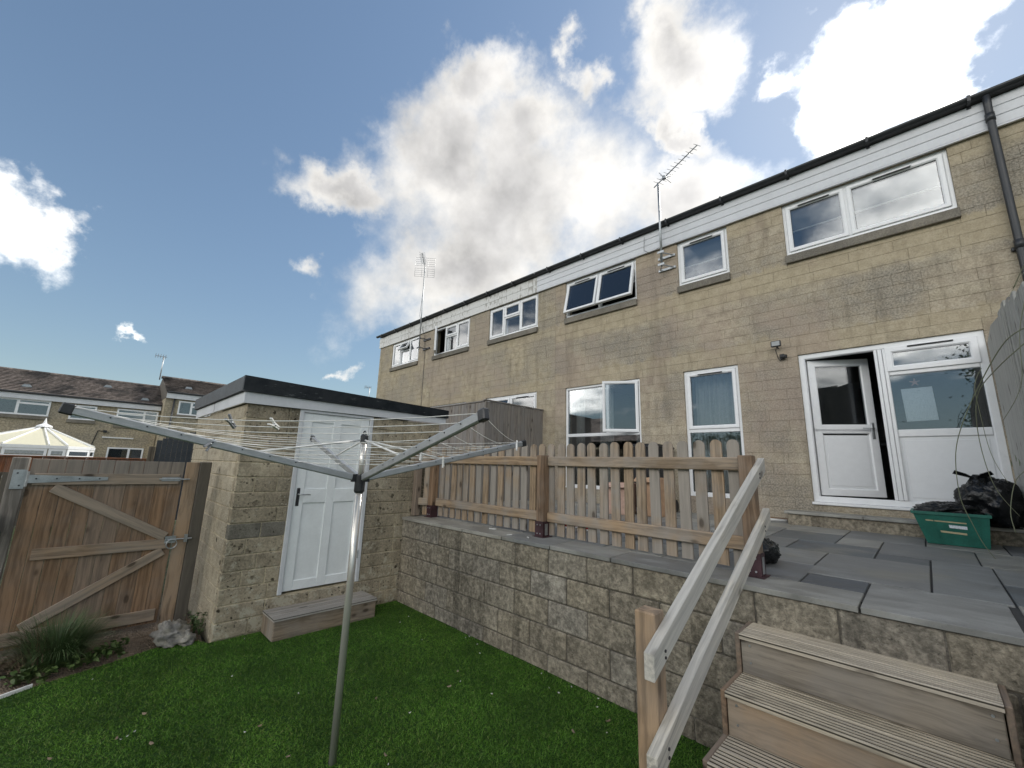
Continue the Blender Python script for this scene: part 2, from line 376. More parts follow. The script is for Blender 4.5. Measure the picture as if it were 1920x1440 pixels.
def slabmat(name='slab_sandstone', k=1.0):
    m, t = newmat(name); P = t.n('ShaderNodeNewGeometry').outputs['Position']; r = rnd(t)
    base = t.ramp(r, [(0, (.15, .155, .16)), (.25, (.255, .255, .24)), (.5, (.335, .32, .28)), (.75, (.21, .218, .215)), (1, (.30, .292, .262))])
    if k != 1.0: base = t.vm('SCALE', t.vm('MULTIPLY', base, (.92, .98, 1.06)), scale=k)
    n = t.noise(t.vm('MULTIPLY', P, (1.2, 3.5, 1)), 2.2, 7, .62, .6); f = t.noise(P, 70, 4, .6)
    base = t.mix(t.mr(n, .33, .68), t.vm('SCALE', base, scale=.70), t.vm('SCALE', base, scale=1.22))
    base = t.mix(t.math('MULTIPLY', t.mr(t.noise(P, 1.7, 4, .6), .52, .7), .4), base, (.27, .25, .195))
    base = t.mix(t.math('MULTIPLY', t.mr(f, .55, .7), .35), base, t.vm('SCALE', base, scale=.55))
    finish(t, base, t.mr(n, .3, .7, .42, .7), t.math('ADD', t.math('MULTIPLY', n, 1.0), t.math('MULTIPLY', f, .25)), .4, .008, 0, .5); return m
M['slab'] = slabmat(); M['slabdark'] = slabmat('slab_dark_slate', .62)
M['grout'] = plain('grout', (.055, .055, .055), .9, 0, .2, .4)
M['picket'] = wood('picket_wood', (.35, .245, .15), (.30, .23, .16), grey=(.31, .28, .245), gamt=.68, scale=1.4, knots=.9)
M['post'] = wood('post_wood', (.24, .155, .095), (.21, .14, .09), grey=(.23, .20, .17), gamt=.4)
M['rail'] = wood('handrail_wood', (.68, .64, .54), (.52, .475, .39), grey=(.50, .48, .44), gamt=.6, scale=1.5, knots=.7, contrast=2.0, bstr=.6)
M['tread'] = wood('tread_wood', (.54, .465, .345), (.50, .44, .34), grey=(.48, .43, .36), gamt=.45, scale=1.6, knots=.6, groove=True)
M['risergrey'] = wood('riser_grey_wood', (.29, .25, .20), (.27, .235, .19), grey=(.26, .245, .225), gamt=.5, scale=.7)
M['riser'] = wood('riser_wood', (.42, .29, .175), (.39, .27, .165), grey=(.27, .25, .22), gamt=.40, scale=.7, knots=1.0)
M['newel'] = wood('newel_wood', (.38, .255, .15), (.35, .24, .145), grey=(.28, .25, .22), gamt=.25, scale=.8, knots=.5)
M['gate'] = wood('gate_wood', (.25, .155, .09), (.205, .13, .078), grey=(.24, .22, .195), gamt=.25, scale=1.2, knots=.9, topgrey=.60)
M['gatetop'] = wood('gate_weathered', (.17, .145, .115), (.15, .125, .10), grey=(.165, .155, .14), gamt=.7, scale=.8)
M['gatebrace'] = wood('gate_brace_wood', (.32, .225, .145), (.29, .205, .135), grey=(.29, .26, .22), gamt=.4, scale=.8)
M['oldwood'] = wood('old_post_wood', (.10, .083, .06), (.085, .072, .055), grey=(.11, .1, .085), gamt=.5, scale=.8)
M['greyfence'] = wood('grey_fence_wood', (.24, .215, .185), (.215, .19, .165), grey=(.225, .21, .195), gamt=.7, scale=.9, knots=1.0)
M['silverfence'] = wood('silver_fence_wood', (.38, .38, .35), (.34, .34, .315), grey=(.38, .38, .36), gamt=.8, scale=.5, knots=.8, contrast=1.6, bstr=.8)
M['bench'] = wood('bench_wood', (.27, .205, .145), (.25, .195, .14), grey=(.29, .265, .235), gamt=.4, scale=.8, knots=1.0)
M['benchtop'] = wood('bench_top_wood', (.36, .31, .25), (.34, .30, .245), grey=(.38, .36, .33), gamt=.6, scale=.8, knots=.7, groove=True)
M['redfence'] = wood('stained_fence', (.22, .085, .04), (.19, .075, .036), gamt=.1)
M['upvc'] = plain('upvc_white', (.80, .81, .82), .32, 0, .02)
M['upvcpanel'] = plain('upvc_panel', (.76, .775, .79), .4, 0, .015)
M['fascia'] = plain('fascia_white', (.62, .635, .66), .4, 0, .04, 0, 3)
M['peel'] = None
def peelmat():
    m, t = newmat('peeling_white_paint'); P = t.n('ShaderNodeTexCoord').outputs['Object']
    n = t.noise(t.vm('MULTIPLY', P, (2.2, 2, 9)), 2.0, 8, .7); big = t.noise(P, .9, 3, .5)
    k = t.mr(t.math('ADD', n, t.math('MULTIPLY', t.math('SUBTRACT', big, .5), .5)), .52, .60)
    finish(t, t.mix(t.math('MULTIPLY', k, .75), (.68, .68, .66), (.30, .28, .25)), .7, n, .3, .004); return m
M['peel'] = peelmat()
M['paintdoor'] = plain('painted_door', (.82, .85, .855), .38, 0, .03, 0, 4)
M['gutter'] = plain('black_gutter', (.028, .031, .036), .42, 0, .15)
def felt():
    m, t = newmat('roof_felt'); P = t.n('ShaderNodeTexCoord').outputs['Object']
    n = t.noise(P, 5, 7, .7); s = t.noise(t.vm('MULTIPLY', P, (3, 3, 14)), 2, 6, .7)
    c = t.mix(t.mr(n, .35, .65), (.006, .009, .012), (.020, .024, .028)); c = t.mix(t.math('MULTIPLY', t.mr(s, .60, .68), .6), c, (.16, .17, .17))
    finish(t, c, t.mr(n, .3, .7, .4, .7), n, .5, .01, 0, .22); return m
M['felt'] = felt()
M['feltgrey'] = plain('weathered_felt', (.085, .095, .105), .7, 0, .3, .3, 6)
M['rooftop'] = plain('flat_roof', (.08, .08, .085), .9, 0, .2)
def glassmat(name, boost=1.0, tint=(.86, .88, .88)):
    m, t = newmat(name)
    fr = t.n('ShaderNodeFresnel', IOR=1.55).outputs[0]
    k = t.math('MULTIPLY', t.math('ADD', fr, .035), 1.55*boost, None, True)
    tr = t.n('ShaderNodeBsdfTransparent', Color=tint); gl = t.n('ShaderNodeBsdfGlossy', Color=(.93, .96, 1), Roughness=.015)
    mx = t.n('ShaderNodeMixShader', i0=k, i1=tr, i2=gl); t.n('ShaderNodeOutputMaterial', Surface=mx); return m
M['glass'] = glassmat('window_glass')
M['doorglass'] = glassmat('door_glass', .45, (.70, .72, .72))
M['seal'] = plain('rubber_seal', (.03, .03, .03), .7)
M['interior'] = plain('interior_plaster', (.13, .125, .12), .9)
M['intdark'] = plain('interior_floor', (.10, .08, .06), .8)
M['curtain'] = plain('curtain_fabric', (.40, .41, .41), .9, 0, .05)
M['curtaingrey'] = plain('curtain_grey_fabric', (.42, .42, .42), .9, 0, .05)
M['blind'] = plain('blind_fabric', (.16, .165, .17), .9, 0, .04)
M['galv'] = plain('galvanised_steel', (.42, .44, .45), .42, .75, .12)
M['arm'] = plain('arm_aluminium', (.40, .415, .425), .45, .55, .06)
M['chrome'] = plain('polished_pole', (.60, .58, .54), .24, .6, .02, 0, 3)
M['blackpl'] = plain('black_plastic', (.022, .023, .026), .38, 0, .15)
M['whiteline'] = plain('white_cord', (.70, .70, .67), .7)
M['whitepl'] = plain('white_plastic', (.72, .72, .70), .45)
M['greypl'] = plain('grey_plastic', (.20, .21, .23), .45)
M['maroon'] = plain('maroon_steel', (.060, .028, .034), .5, .2, .2)
M['ironh'] = plain('dark_iron', (.06, .06, .065), .45, .7)
M['greenpl'] = plain('green_plastic', (.014, .135, .10), .40, 0, .12, .05, 8)
def bagmat():
    m, t = newmat('bin_bag_plastic'); P = t.n('ShaderNodeTexCoord').outputs['Object']
    n = t.noise(P, 9, 5, .6, 1.2); f = t.noise(P, 30, 4, .6, .5)
    finish(t, (.006, .007, .008), .20, t.math('ADD', n, t.math('MULTIPLY', f, .35)), .45, .02, 0, .42); return m
M['bag'] = bagmat()
M['card'] = plain('cardboard', (.42, .27, .17), .85, 0, .1)
M['cardpink'] = plain('printed_carton', (.50, .34, .27), .7, 0, .1)
M['bin'] = plain('wheelie_bin_plastic', (.018, .018, .020), .42, 0, .1)
M['red'] = plain('red_plastic', (.35, .02, .015), .4)
M['silver'] = plain('silver_can', (.62, .63, .63), .25, .9)
M['label'] = plain('label_tape', (.50, .43, .26), .6, 0, .1)
M['rock'] = stone('rock', [(.22, .21, .19), (.26, .25, .23)], gamt=.6, speck=.4, lichen=.3, bstr=.9, coarse=22)
def soilmat():
    m, t = newmat('soil_gravel'); P = t.n('ShaderNodeNewGeometry').outputs['Position']
    n = t.noise(P, 4, 6, .6); v = t.n('ShaderNodeTexVoronoi', Vector=P, Scale=70.0)
    c = t.mix(t.mr(n, .35, .65), (.11, .083, .058), (.26, .20, .145)); c = t.mix(t.math('MULTIPLY', t.n('ShaderNodeSeparateXYZ', Vector=v.outputs['Color']).outputs[0], .5), c, (.25, .20, .15))
    finish(t, c, .95, t.math('SUBTRACT', n, v.outputs['Distance']), .9, .02, 0, .2); return m
M['soil'] = soilmat()
def groundmat():
    m, t = newmat('ground_earth'); P = t.n('ShaderNodeNewGeometry').outputs['Position']
    n = t.noise(P, .35, 8, .65); f = t.noise(P, 9, 5, .6)
    c = t.mix(t.mr(n, .4, .6), (.055, .075, .03), (.11, .10, .07)); finish(t, t.mix(t.mr(f, .4, .6), t.vm('SCALE', c, scale=.6), c), .95, f, .5, .03, 0, .2); return m
M['ground'] = groundmat()
def turfmat(name, under=False):
    m, t = newmat(name); P = t.n('ShaderNodeNewGeometry').outputs['Position']
    n = t.noise(P, 1.6, 5, .6); r = t.n('ShaderNodeNewGeometry').outputs['Random Per Island']
    if under: c = t.mix(t.noise(P, 60, 4, .6), (.018, .045, .008), (.034, .080, .015)); finish(t, c, .9, t.noise(P, 90, 3, .6), .5, .01, 0, .2)
    else:
        c = t.ramp(r, [(0, (.052, .135, .013)), (.45, (.082, .20, .020)), (.8, (.11, .25, .030)), (1, (.17, .23, .06))])
        c = t.mix(t.mr(n, .35, .65), t.vm('SCALE', c, scale=.66), t.vm('SCALE', c, scale=1.18))
        c = t.mix(t.math('MULTIPLY', t.mr(t.noise(P, .55, 3, .5, .5), .5, .68), .35), c, t.vm('MULTIPLY', c, (1.5, 1.15, 1.3)))
        finish(t, c, .55, None, metal=0, spec=.25)
    return m
M['turf'] = turfmat('turf_blade'); M['turfbase'] = turfmat('turf_backing', True)
def leafmat(name, a, b, rough=.5):
    m, t = newmat(name); r = rnd(t); P = t.n('ShaderNodeNewGeometry').outputs['Position']
    c = t.mix(r, a, b); c = t.mix(t.mr(t.noise(P, 3, 4, .6), .35, .65), t.vm('SCALE', c, scale=.75), c)
    p = finish(t, c, rough, None, spec=.3); return m
M['clump'] = leafmat('grass_clump', (.055, .10, .032), (.12, .175, .075))
M['weed'] = leafmat('weed_leaf', (.065, .12, .03), (.13, .18, .06))
M['dry'] = leafmat('dry_stalk', (.20, .15, .09), (.12, .09, .055), .8)
M['deadleaf'] = leafmat('dead_leaf', (.24, .17, .11), (.36, .29, .21), .7)
M['petal'] = leafmat('petal', (.60, .60, .55), (.75, .74, .70), .7)
M['stem'] = leafmat('green_stem', (.22, .24, .15), (.27, .28, .19), .6)
M['treeleaf'] = leafmat('tree_leaf', (.030, .060, .016), (.060, .095, .028)); M['bark'] = wood('bark', (.10, .075, .05), (.08, .06, .045))
def farwall():
    m, t = newmat('far_stone'); P = t.n('ShaderNodeNewGeometry').outputs['Position']; s = t.n('ShaderNodeSeparateXYZ', Vector=P)
    v = t.n('ShaderNodeCombineXYZ', X=s.outputs[1], Y=s.outputs[2], Z=0.0)
    b = t.n('ShaderNodeTexBrick', Vector=v, Color1=(.42, .36, .255), Color2=(.38, .325, .23), Mortar=(.33, .285, .21), Scale=1.0, Mortar_Size=.012, Brick_Width=.45, Row_Height=.15)
    n = t.noise(P, 1.3, 6, .6); f = t.noise(P, 12, 4, .6)
    c = t.mix(t.math('MULTIPLY', t.mr(n, .42, .62), .5), b.outputs[0], (.27, .245, .20)); c = t.mix(t.mr(f, .38, .62), t.vm('SCALE', c, scale=.75), t.vm('SCALE', c, scale=1.15)); finish(t, c, .95, f, .3, .02, 0, .2); return m
M['farwall'] = farwall()
def tilemat():
    m, t = newmat('roof_tile'); r = rnd(t); P = t.n('ShaderNodeNewGeometry').outputs['Position']
    n = t.noise(P, .8, 6, .65); f = t.noise(P, 6, 5, .6)
    c = t.mix(r, (.17, .145, .13), (.235, .20, .18)); c = t.mix(t.mr(n, .45, .65), c, (.07, .065, .063)); finish(t, t.mix(t.mr(f, .35, .65), t.vm('SCALE', c, scale=.6), t.vm('SCALE', c, scale=1.25)), .9, f, .4, .02, 0, .2); return m
M['tile'] = tilemat()
M['cream'] = plain('cream_polycarbonate', (.62, .59, .44), .45, 0, .04)
M['darkpanel'] = plain('dark_grey_boards', (.035, .042, .050), .6, 0, .2)
M['darkwin'] = plain('painted_room_dark', (.015, .02, .022), .3)
M['lead'] = plain('lead_flashing', (.09, .095, .105), .6, 0, .2)
def papermat():
    m, t = newmat('printed_paper'); g = t.n('ShaderNodeTexCoord').outputs['Object']; s = t.n('ShaderNodeSeparateXYZ', Vector=g)
    n = t.noise(t.vm('MULTIPLY', g, (160, 1, 16)), 1.0, 3, .7); rows = t.math('GREATER_THAN', t.math('FRACT', t.math('MULTIPLY', s.outputs[2], 52.0)), .5)
    k = t.math('MULTIPLY', t.math('MULTIPLY', t.mr(n, .5, .56), rows), .5); finish(t, t.mix(k, (.74, .79, .84), (.20, .27, .36)), .7); return m
M['paper'] = papermat()
M['pink'] = plain('pink_ornament', (.55, .30, .26), .6)
M['lamp'] = plain('lamp_glass', (.35, .36, .36), .2)

# ================================================================== THE SETTING
def disc(name, r, z, mat, n=64):
    m = MB(); m.v = [(r*math.cos(2*math.pi*i/n), r*math.sin(2*math.pi*i/n), z) for i in range(n)]; m.f = [tuple(range(n))]
    return m.build(name, mat)
tag(disc('ground', 900, -.05, M['ground']), kind='structure')
EDGE = [(-4.3, -2.6), (-4.75, -.75), (-4.99, -.15), (-5.06, .0), (-5.2, .42), (-5.33, .74), (-5.30, 1.04), (-5.15, 1.12)]
lawn = MB(); poly = [(x, y, 0.0) for x, y in EDGE]+[(-5.15, 3.16, 0), (1.6, 3.16, 0), (1.6, -2.6, 0)]
lawn.v = poly; lawn.f = [tuple(range(len(poly)))[::-1]]
tag(lawn.build('lawn', M['turfbase']), kind='structure')
def edge_x(y): return np.interp(y, [p[1] for p in EDGE], [p[0] for p in EDGE])
def turf():
    n = 330000
    Y = rng.uniform(-.7, 3.13, n*2); X = rng.uniform(-5.35, -.5, n*2)
    keep = X > np.where(Y < 1.12, edge_x(Y), -5.14)
    d = np.hypot(X, Y); keep &= rng.uniform(0, 1, n*2) < np.clip(3.0/d, .35, 1.0)
    keep &= ~((X < -4.78) & (Y > 1.56) & (Y < 2.68))
    X = X[keep][:n]; Y = Y[keep][:n]; n = len(X)
    a = rng.uniform(0, 2*np.pi, n); h = rng.uniform(.008, .017, n); w = rng.uniform(.0016, .0032, n)
    lean = rng.normal(0, .011, (n, 2)) + np.array([.004, -.002])
    dx, dy = np.cos(a)*w, np.sin(a)*w
    V = np.empty((n, 3, 3)); V[:, 0] = np.stack([X-dx, Y-dy, np.zeros(n)], 1); V[:, 1] = np.stack([X+dx, Y+dy, np.zeros(n)], 1)
    V[:, 2] = np.stack([X+lean[:, 0], Y+lean[:, 1], h], 1)
    me = bpy.data.meshes.new('turf'); me.vertices.add(3*n); me.vertices.foreach_set('co', V.ravel())
    me.loops.add(3*n); me.loops.foreach_set('vertex_index', np.arange(3*n, dtype=np.int32))
    me.polygons.add(n); me.polygons.foreach_set('loop_start', np.arange(0, 3*n, 3, dtype=np.int32)); me.update()
    tag(link('artificial_turf', me, M['turf']), 'short dark green artificial grass covering the lawn', 'grass', kind='stuff')
turf()
# soil bed between lawn and gate
def soil():
    m = MB(); ny, nx = 60, 34
    for j in range(ny):
        y = -2.6+3.7*j/(ny-1)
        xe = float(edge_x(y))-.004
        for i in range(nx):
            x = xe-(xe+6.6)*i/(nx-1)
            z = -.035+.05*min(1, i/6)+.02*math.sin(x*9+y*5)*math.cos(y*7-x*3)+random.uniform(-.006, .006)
            if i == 0: z = -.02
            m.v.append((x, y, z))
    for j in range(ny-1):
        for i in range(nx-1): k = j*nx+i; m.f.append((k, k+1, k+nx+1, k+nx))
    tag(m.build('soil_bed', M['soil'], None, True), kind='structure')
soil()

# ------------------------------------------------------------------ patio
PZ = lambda y: 1.05+.0185*(y-3.13)
ROTP = Matrix.Rotation(math.atan(.0185), 3, 'X')
pat = MB(); pat.prism([(-6.2, 3.30, .2), (1.6, 3.30, .2), (1.6, 7.02, .2), (-6.2, 7.02, .2)], (0, 0, .01))
pat.v[4:8] = [(x, y, PZ(y)-.012) for x, y in ((-6.2, 3.30), (1.6, 3.30), (1.6, 7.02), (-6.2, 7.02))]
patio = tag(pat.build('patio', M['grout']), kind='structure')
def slab(x0, x1, y0, y1, parent=None, name='paving_slab', mat='slab'):
    g = .006; yc = (y0+y1)/2; dz = random.uniform(-.0015, .0015)
    h = ((x1-x0)/2-g, (y1-y0)/2-g, .0175)
    Mx = Matrix.Translation(((x0+x1)/2, yc, PZ(yc)-.0175+dz)) @ ROTP.to_4x4() @ Matrix.Rotation(random.uniform(-.002, .002), 4, 'Y')
    return link(name, cmesh(name, h, .003, M[mat]), None, parent or patio, Mx)
SL = [(-1.33, -.70, 3.49, 4.13), (-.70, -.36, 3.49, 3.82), (.27, .80, 3.13, 3.85), (-1.33, -.72, 4.13, 4.81),
      (-.72, -.07, 3.82, 4.81), (-.07, .27, 3.82, 5.13), (.27, .80, 3.85, 4.44), (.27, .80, 4.44, 5.13), (-1.05, -.41, 4.81, 5.43), (-1.33, -1.05, 4.81, 5.43),
      (-.41, -.07, 4.81, 5.13), (-.41, .22, 5.13, 5.95), (.22, .80, 5.13, 5.95), (-.75, -.41, 5.43, 5.95), (-1.33, -.75, 5.43, 6.14),
      (-.75, -.10, 5.95, 6.68), (-.10, .45, 5.95, 6.68), (.45, .80, 5.95, 6.98), (-1.33, -.75, 6.14, 6.98)]
for i, s in enumerate(SL): slab(*s, mat='slabdark' if i in (1, 6, 8, 10, 14) else 'slab')
y = 3.49
while y < 6.9:
    dy = min(random.choice((.42, .56, .62)), 6.98-y)
    if 6.98-(y+dy) < .2: dy = 6.98-y
    x = -6.1
    while x < -1.4:
        dx = random.choice((.56, .62, .84, .9)); x1 = x+dx
        if -1.33-x1 < .3: x1 = -1.33
        slab(x, x1, y, y+dy); x = x1
    y += dy

# ------------------------------------------------------------------ retaining wall
ret = thing('retaining_wall', (-2, 3.2, 0), 'weathered grey concrete block retaining wall holding up the raised patio', 'wall')
mm = MB(); mm.box(-5.14, 1.6, 3.162, 3.30, -.05, 1.012); mm.build('wall_core', M['retmortar'], ret)
ZC = [-.09, .135, .357, .58, .80, 1.013]
for c in range(5):
    z0, z1 = ZC[c], ZC[c+1]; off = (0 if c % 2 == 0 else .215)
    x = -5.16-off
    while x < 1.5:
        x0 = max(x, -5.14); x1 = min(x+.427, 1.55)
        if x1-x0 > .03:
            g = .0048; fr = random.uniform(-.004, .004)
            Mx = Matrix.Translation(((x0+x1)/2, 3.15+.05+fr, (z0+z1)/2)) @ Matrix.Rotation(random.uniform(-.006, .006), 4, 'Z') @ Matrix.Rotation(random.uniform(-.004, .004), 4, 'X')
            link('block', cmesh('block', ((x1-x0)/2-g, .05, (z1-z0)/2-g), .009, M['retblock']), None, ret, Mx)
        x += .427
for x0, x1 in ((-5.14, -4.49), (-4.49, -3.85), (-3.85, -3.21), (-3.21, -2.57), (-2.57, -1.93), (-1.93, -1.28), (-1.28, -.36)):
    slab(x0, x1, 3.13, 3.49, ret, 'coping_slab')
slab(-.36, .24, 3.13, 3.82, ret, 'coping_slab')

# ================================================================== MAIN TERRACE
FY = 7.0
def ringsash(m, x0, x1, z0, z1, y, w=.055, d=.055):
    return m.ring(x0, x1, z0, z1, [(0, y+d), (0, y+.004), (.004, y), (w-.016, y), (w, y+.012), (w, y+d)])
def hinge(o, axis_pt, axis, ang):
    Mx = Matrix.Translation(axis_pt) @ Matrix.Rotation(ang, 4, axis) @ Matrix.Translation(-Vector(axis_pt))
    return Mx
def window(house, x0, x1, z0, z1, lights, fw=.045, sill=True, y=FY+.03, glass='glass', name='window'):
    """lights: (x0,x1,z0,z1,kind,open) kind f=fixed s=sash; open=(side,angle)"""
    m = MB(); m.ring(x0, x1, z0, z1, [(0, y+.07), (0, y), (fw-.012, y), (fw, y+.010), (fw, y+.07)])
    xs = sorted({round(l[0], 3) for l in lights}); 
    fr = m.build(name, M['upvc'], house)
    # mullions and transoms between neighbouring lights
    for i, a in enumerate(lights):
        for b in lights[i+1:]:
            if a[1] < b[0] and b[0]-a[1] < .09 and min(a[3], b[3])-max(a[2], b[2]) > .05:
                lo = z0+fw if min(a[2], b[2]) < z0+fw+.1 else min(a[2], b[2])-.0; hi = z1-fw if max(a[3], b[3]) > z1-fw-.1 else max(a[3], b[3])
                key = (round(a[1], 3), round(b[0], 3), 'v')
                if key not in _done.setdefault(fr.name, set()):
                    _done[fr.name].add(key)
                    q = MB(); q.box(a[1]-.004, b[0]+.004, y+.002, y+.066, z0+fw-.003, z1-fw+.003, None, .006) if max(a[3]-a[2], b[3]-b[2]) > .0 and (lo, hi) else None
                    q.v = [(vx, vy, min(max(vz, lo-.003), hi+.003)) for vx, vy, vz in q.v]
                    q.build('mullion', M['upvc'], fr)
            if abs(a[0]-b[0]) < .5 and min(a[1], b[1])-max(a[0], b[0]) > .05 and (0 < b[2]-a[3] < .09 or 0 < a[2]-b[3] < .09):
                p, q2 = (a, b) if b[2] > a[3] else (b, a)
                key = (round(p[3], 3), round(max(p[0], q2[0]), 3), 'h')
                if key not in _done.setdefault(fr.name, set()):
                    _done[fr.name].add(key)
                    xa = min(p[0], q2[0]); xb = max(p[1], q2[1])
                    q = MB(); q.box(xa, xb, y+.001, y+.067, p[3]-.004, q2[2]+.004, None, .006); q.build('transom', M['upvc'], fr)
    for l in lights:
        a0, a1, b0, b1, kind = l[:5]; Mx = None
        if len(l) > 5 and l[5]:
            side, ang = l[5]; yy = y-.02
            if side == 'top': Mx = hinge(None, (a0, yy, b1), 'X', ang)
            elif side == 'left': Mx = hinge(None, (a0, yy, b0), 'Z', ang)
            else: Mx = hinge(None, (a1, yy, b0), 'Z', ang)
        if kind == 's':
            s = MB(); ringsash(s, a0-.014, a1+.014, b0-.014, b1+.014, y-.018); s.build('sash', M['upvc'], fr, False, Mx)
            k = .042; py = y+.012
        else: k = 0.0; py = y+.03
        sl_ = MB(); sl_.ring(a0+k-.002, a1-k+.002, b0+k-.002, b1-k+.002, [(0, py+.008), (0, py-.003), (.004, py-.003), (.004, py+.008)]); sl_.build('glazing_seal', M['seal'], fr, False, Mx)
        p = MB(); p.box(a0+k, a1-k, py, py+.018, b0+k, b1-k); p.build('pane', M[glass], fr, False, Mx)
        if len(l) > 6 and l[6]:
            v = MB(); cxv = (a0+a1)/2; v.box(cxv-.2, cxv+.2, y-.034, y-.018, b1-.016, b1+.002, None, .003)
            v.build('trickle_vent', M['upvc'], fr, False, Mx)
            v = MB(); v.box(cxv-.19, cxv+.19, y-.0325, y-.0185, b1-.030, b1-.0165); v.build('vent_slot', M['seal'], fr, False, Mx)
    if sill:
        q = MB(); q.box(x0-.01, x1+.01, y-.016, y+.05, z0-.024, z0-.001, None, .005); q.build('cill', M['upvc'], fr)
    return fr
_done = {}
def wall(house, x0, x1, z0, z1, ops, mat, mort, y=FY, course=.152, L=.455, seed=1, nind=300):
    rr = random.Random(seed); B = []
    nc = int(round((z1-z0)/course)); course = (z1-z0)/nc
    for c in range(nc):
        a, b = z0+c*course, z0+(c+1)*course
        # vertical sub-splitting so that blocks end at openings
        cut = [x0, x1]
        for o in ops: cut += [o[0], o[1]]
        cut = sorted(set(q for q in cut if x0 <= q <= x1))
        offx = rr.uniform(0, L)
        for i in range(len(cut)-1):
            u0, u1 = cut[i], cut[i+1]; zz = [(a, b)]
            for o in ops:
                if o[0] < u1-1e-4 and o[1] > u0+1e-4:
                    nz = []
                    for p, q in zz:
                        if o[2] >= q-1e-4 or o[3] <= p+1e-4: nz.append((p, q)); continue
                        if o[2]-p > .012: nz.append((p, o[2]))
                        if q-o[3] > .012: nz.append((o[3], q))
                    zz = nz
            for p, q in zz: B.append([u0, u1, p, q, c, offx])
    # merge horizontally where possible, then cut into blocks
    B.sort(key=lambda k: (k[4], k[2], k[3], k[0])); runs = []
    for k in B:
        if runs and runs[-1][4] == k[4] and abs(runs[-1][1]-k[0]) < 1e-5 and abs(runs[-1][2]-k[2]) < 1e-5 and abs(runs[-1][3]-k[3]) < 1e-5: runs[-1][1] = k[1]
        else: runs.append(k[:])
    blocks = []
    for u0, u1, p, q, c, offx in runs:
        x = x0-L+offx
        js = []
        while x < u1:
            if u0+.09 < x < u1-.09: js.append(x)
            x += L*rr.choice((.6, 1, 1, 1.1))
        e = [u0]+js+[u1]
        for i in range(len(e)-1): blocks.append((e[i], e[i+1], p, q))
    def size(bk):
        cx, cz = (bk[0]+bk[1])/2, (bk[2]+bk[3])/2; d2 = (cx*cx+y*y+(cz-1.75)**2); px, py = proj((cx, y, cz))
        return (bk[1]-bk[0])*(bk[3]-bk[2])*y/d2**1.5*(1 if -40 < px < 1960 and -40 < py < 1480 else .01)
    blocks.sort(key=size, reverse=True); g = .0022; rest = MB(); g = .0017
    for i, (u0, u1, p, q) in enumerate(blocks):
        fr_ = rr.uniform(-.0014, .0014); cx, cz = (u0+u1)/2, (p+q)/2
        Mx = Matrix.Translation((cx, y+.05+fr_, cz)) @ Matrix.Rotation(rr.uniform(-.0025, .0025), 4, 'Z') @ Matrix.Rotation(rr.uniform(-.003, .003), 4, 'X')
        h = ((u1-u0)/2-g, .05, (q-p)/2-g)
        if i < nind: link('stone_block', cmesh('stone_block', h, .0018, M[mat]), None, house, Mx)
        else: rest.add(cbox_verts(h, .0018), _CF, Mx)
    if rest.v: tag(rest.build('stonework', M[mat], house), kind='stuff')
    # core behind the face
    cut = sorted({x0, x1, *[q for o in ops for q in o[:2] if x0 < q < x1]}); core = MB()
    for i in range(len(cut)-1):
        u0, u1 = cut[i], cut[i+1]; zs = [(z0-.3, z1+.35)]
        for o in ops:
            if o[0] < u1-1e-4 and o[1] > u0+1e-4:
                nz = []
                for p, q in zs:
                    if o[2] >= q or o[3] <= p: nz.append((p, q)); continue
                    if o[2] > p: nz.append((p, o[2]))
                    if q > o[3]: nz.append((o[3], q))
                zs = nz
        for p, q in zs: core.box(u0, u1, y+.005, y+.24, p, q)
    core.build('wall_core', M[mort], house)

H1 = thing('terraced_house', (-1.5, 7, 1.1), 'nearest two storey buff stone terraced house with open white back door', 'house', 'houses of the flat fronted terrace')
H2 = thing('terraced_house', (-9.7, 7, 1.1), 'end of terrace stone house with peeling fascia beyond the grey board fence', 'house', 'houses of the flat fronted terrace')
e_ = .002
OPS1 = [(-1.145, .65, 1.375, 3.462), (-5.34, -3.62, 1.375, 3.442), (-2.805, -1.945, 1.375, 3.447), (-1.145, .648, 4.885, 5.875), (-2.80, -1.95, 4.885, 5.875), (-5.34, -3.62, 4.885, 5.875)]
OPS2 = [(-7.89, -6.16, 1.4, 3.462), (-10.42, -8.70, 1.4, 3.45), (-12.95, -11.25, 4.885, 5.875), (-10.41, -8.70, 4.885, 5.875), (-7.885, -6.16, 4.885, 5.875)]
wall(H1, -5.62, 2.6, 1.0, 5.885, OPS1, 'facade', 'mortar', seed=3)
wall(H2, -13.82, -5.62, 1.0, 5.885, OPS2, 'facade_n', 'mortar', seed=5)
# roofs, rooms, fascia, gutter
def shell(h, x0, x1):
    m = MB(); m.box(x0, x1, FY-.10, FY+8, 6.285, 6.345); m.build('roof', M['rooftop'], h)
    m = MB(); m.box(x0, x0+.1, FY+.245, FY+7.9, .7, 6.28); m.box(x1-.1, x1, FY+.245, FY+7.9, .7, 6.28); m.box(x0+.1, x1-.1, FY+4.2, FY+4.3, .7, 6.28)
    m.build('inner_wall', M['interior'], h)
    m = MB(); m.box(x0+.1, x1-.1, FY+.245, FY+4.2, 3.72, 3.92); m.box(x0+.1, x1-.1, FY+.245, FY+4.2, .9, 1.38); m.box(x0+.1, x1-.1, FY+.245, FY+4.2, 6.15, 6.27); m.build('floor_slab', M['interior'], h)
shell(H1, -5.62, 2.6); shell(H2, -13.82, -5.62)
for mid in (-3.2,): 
    m = MB(); m.box(mid-.05, mid+.05, FY+.245, FY+4.2, 1.38, 3.72); m.box(mid-.05, mid+.05, FY+.245, FY+4.2, 3.92, 6.15); m.box(-1.5, -1.4, FY+.245, FY+4.2, 3.92, 6.15); m.build('inner_wall', M['interior'], H1)
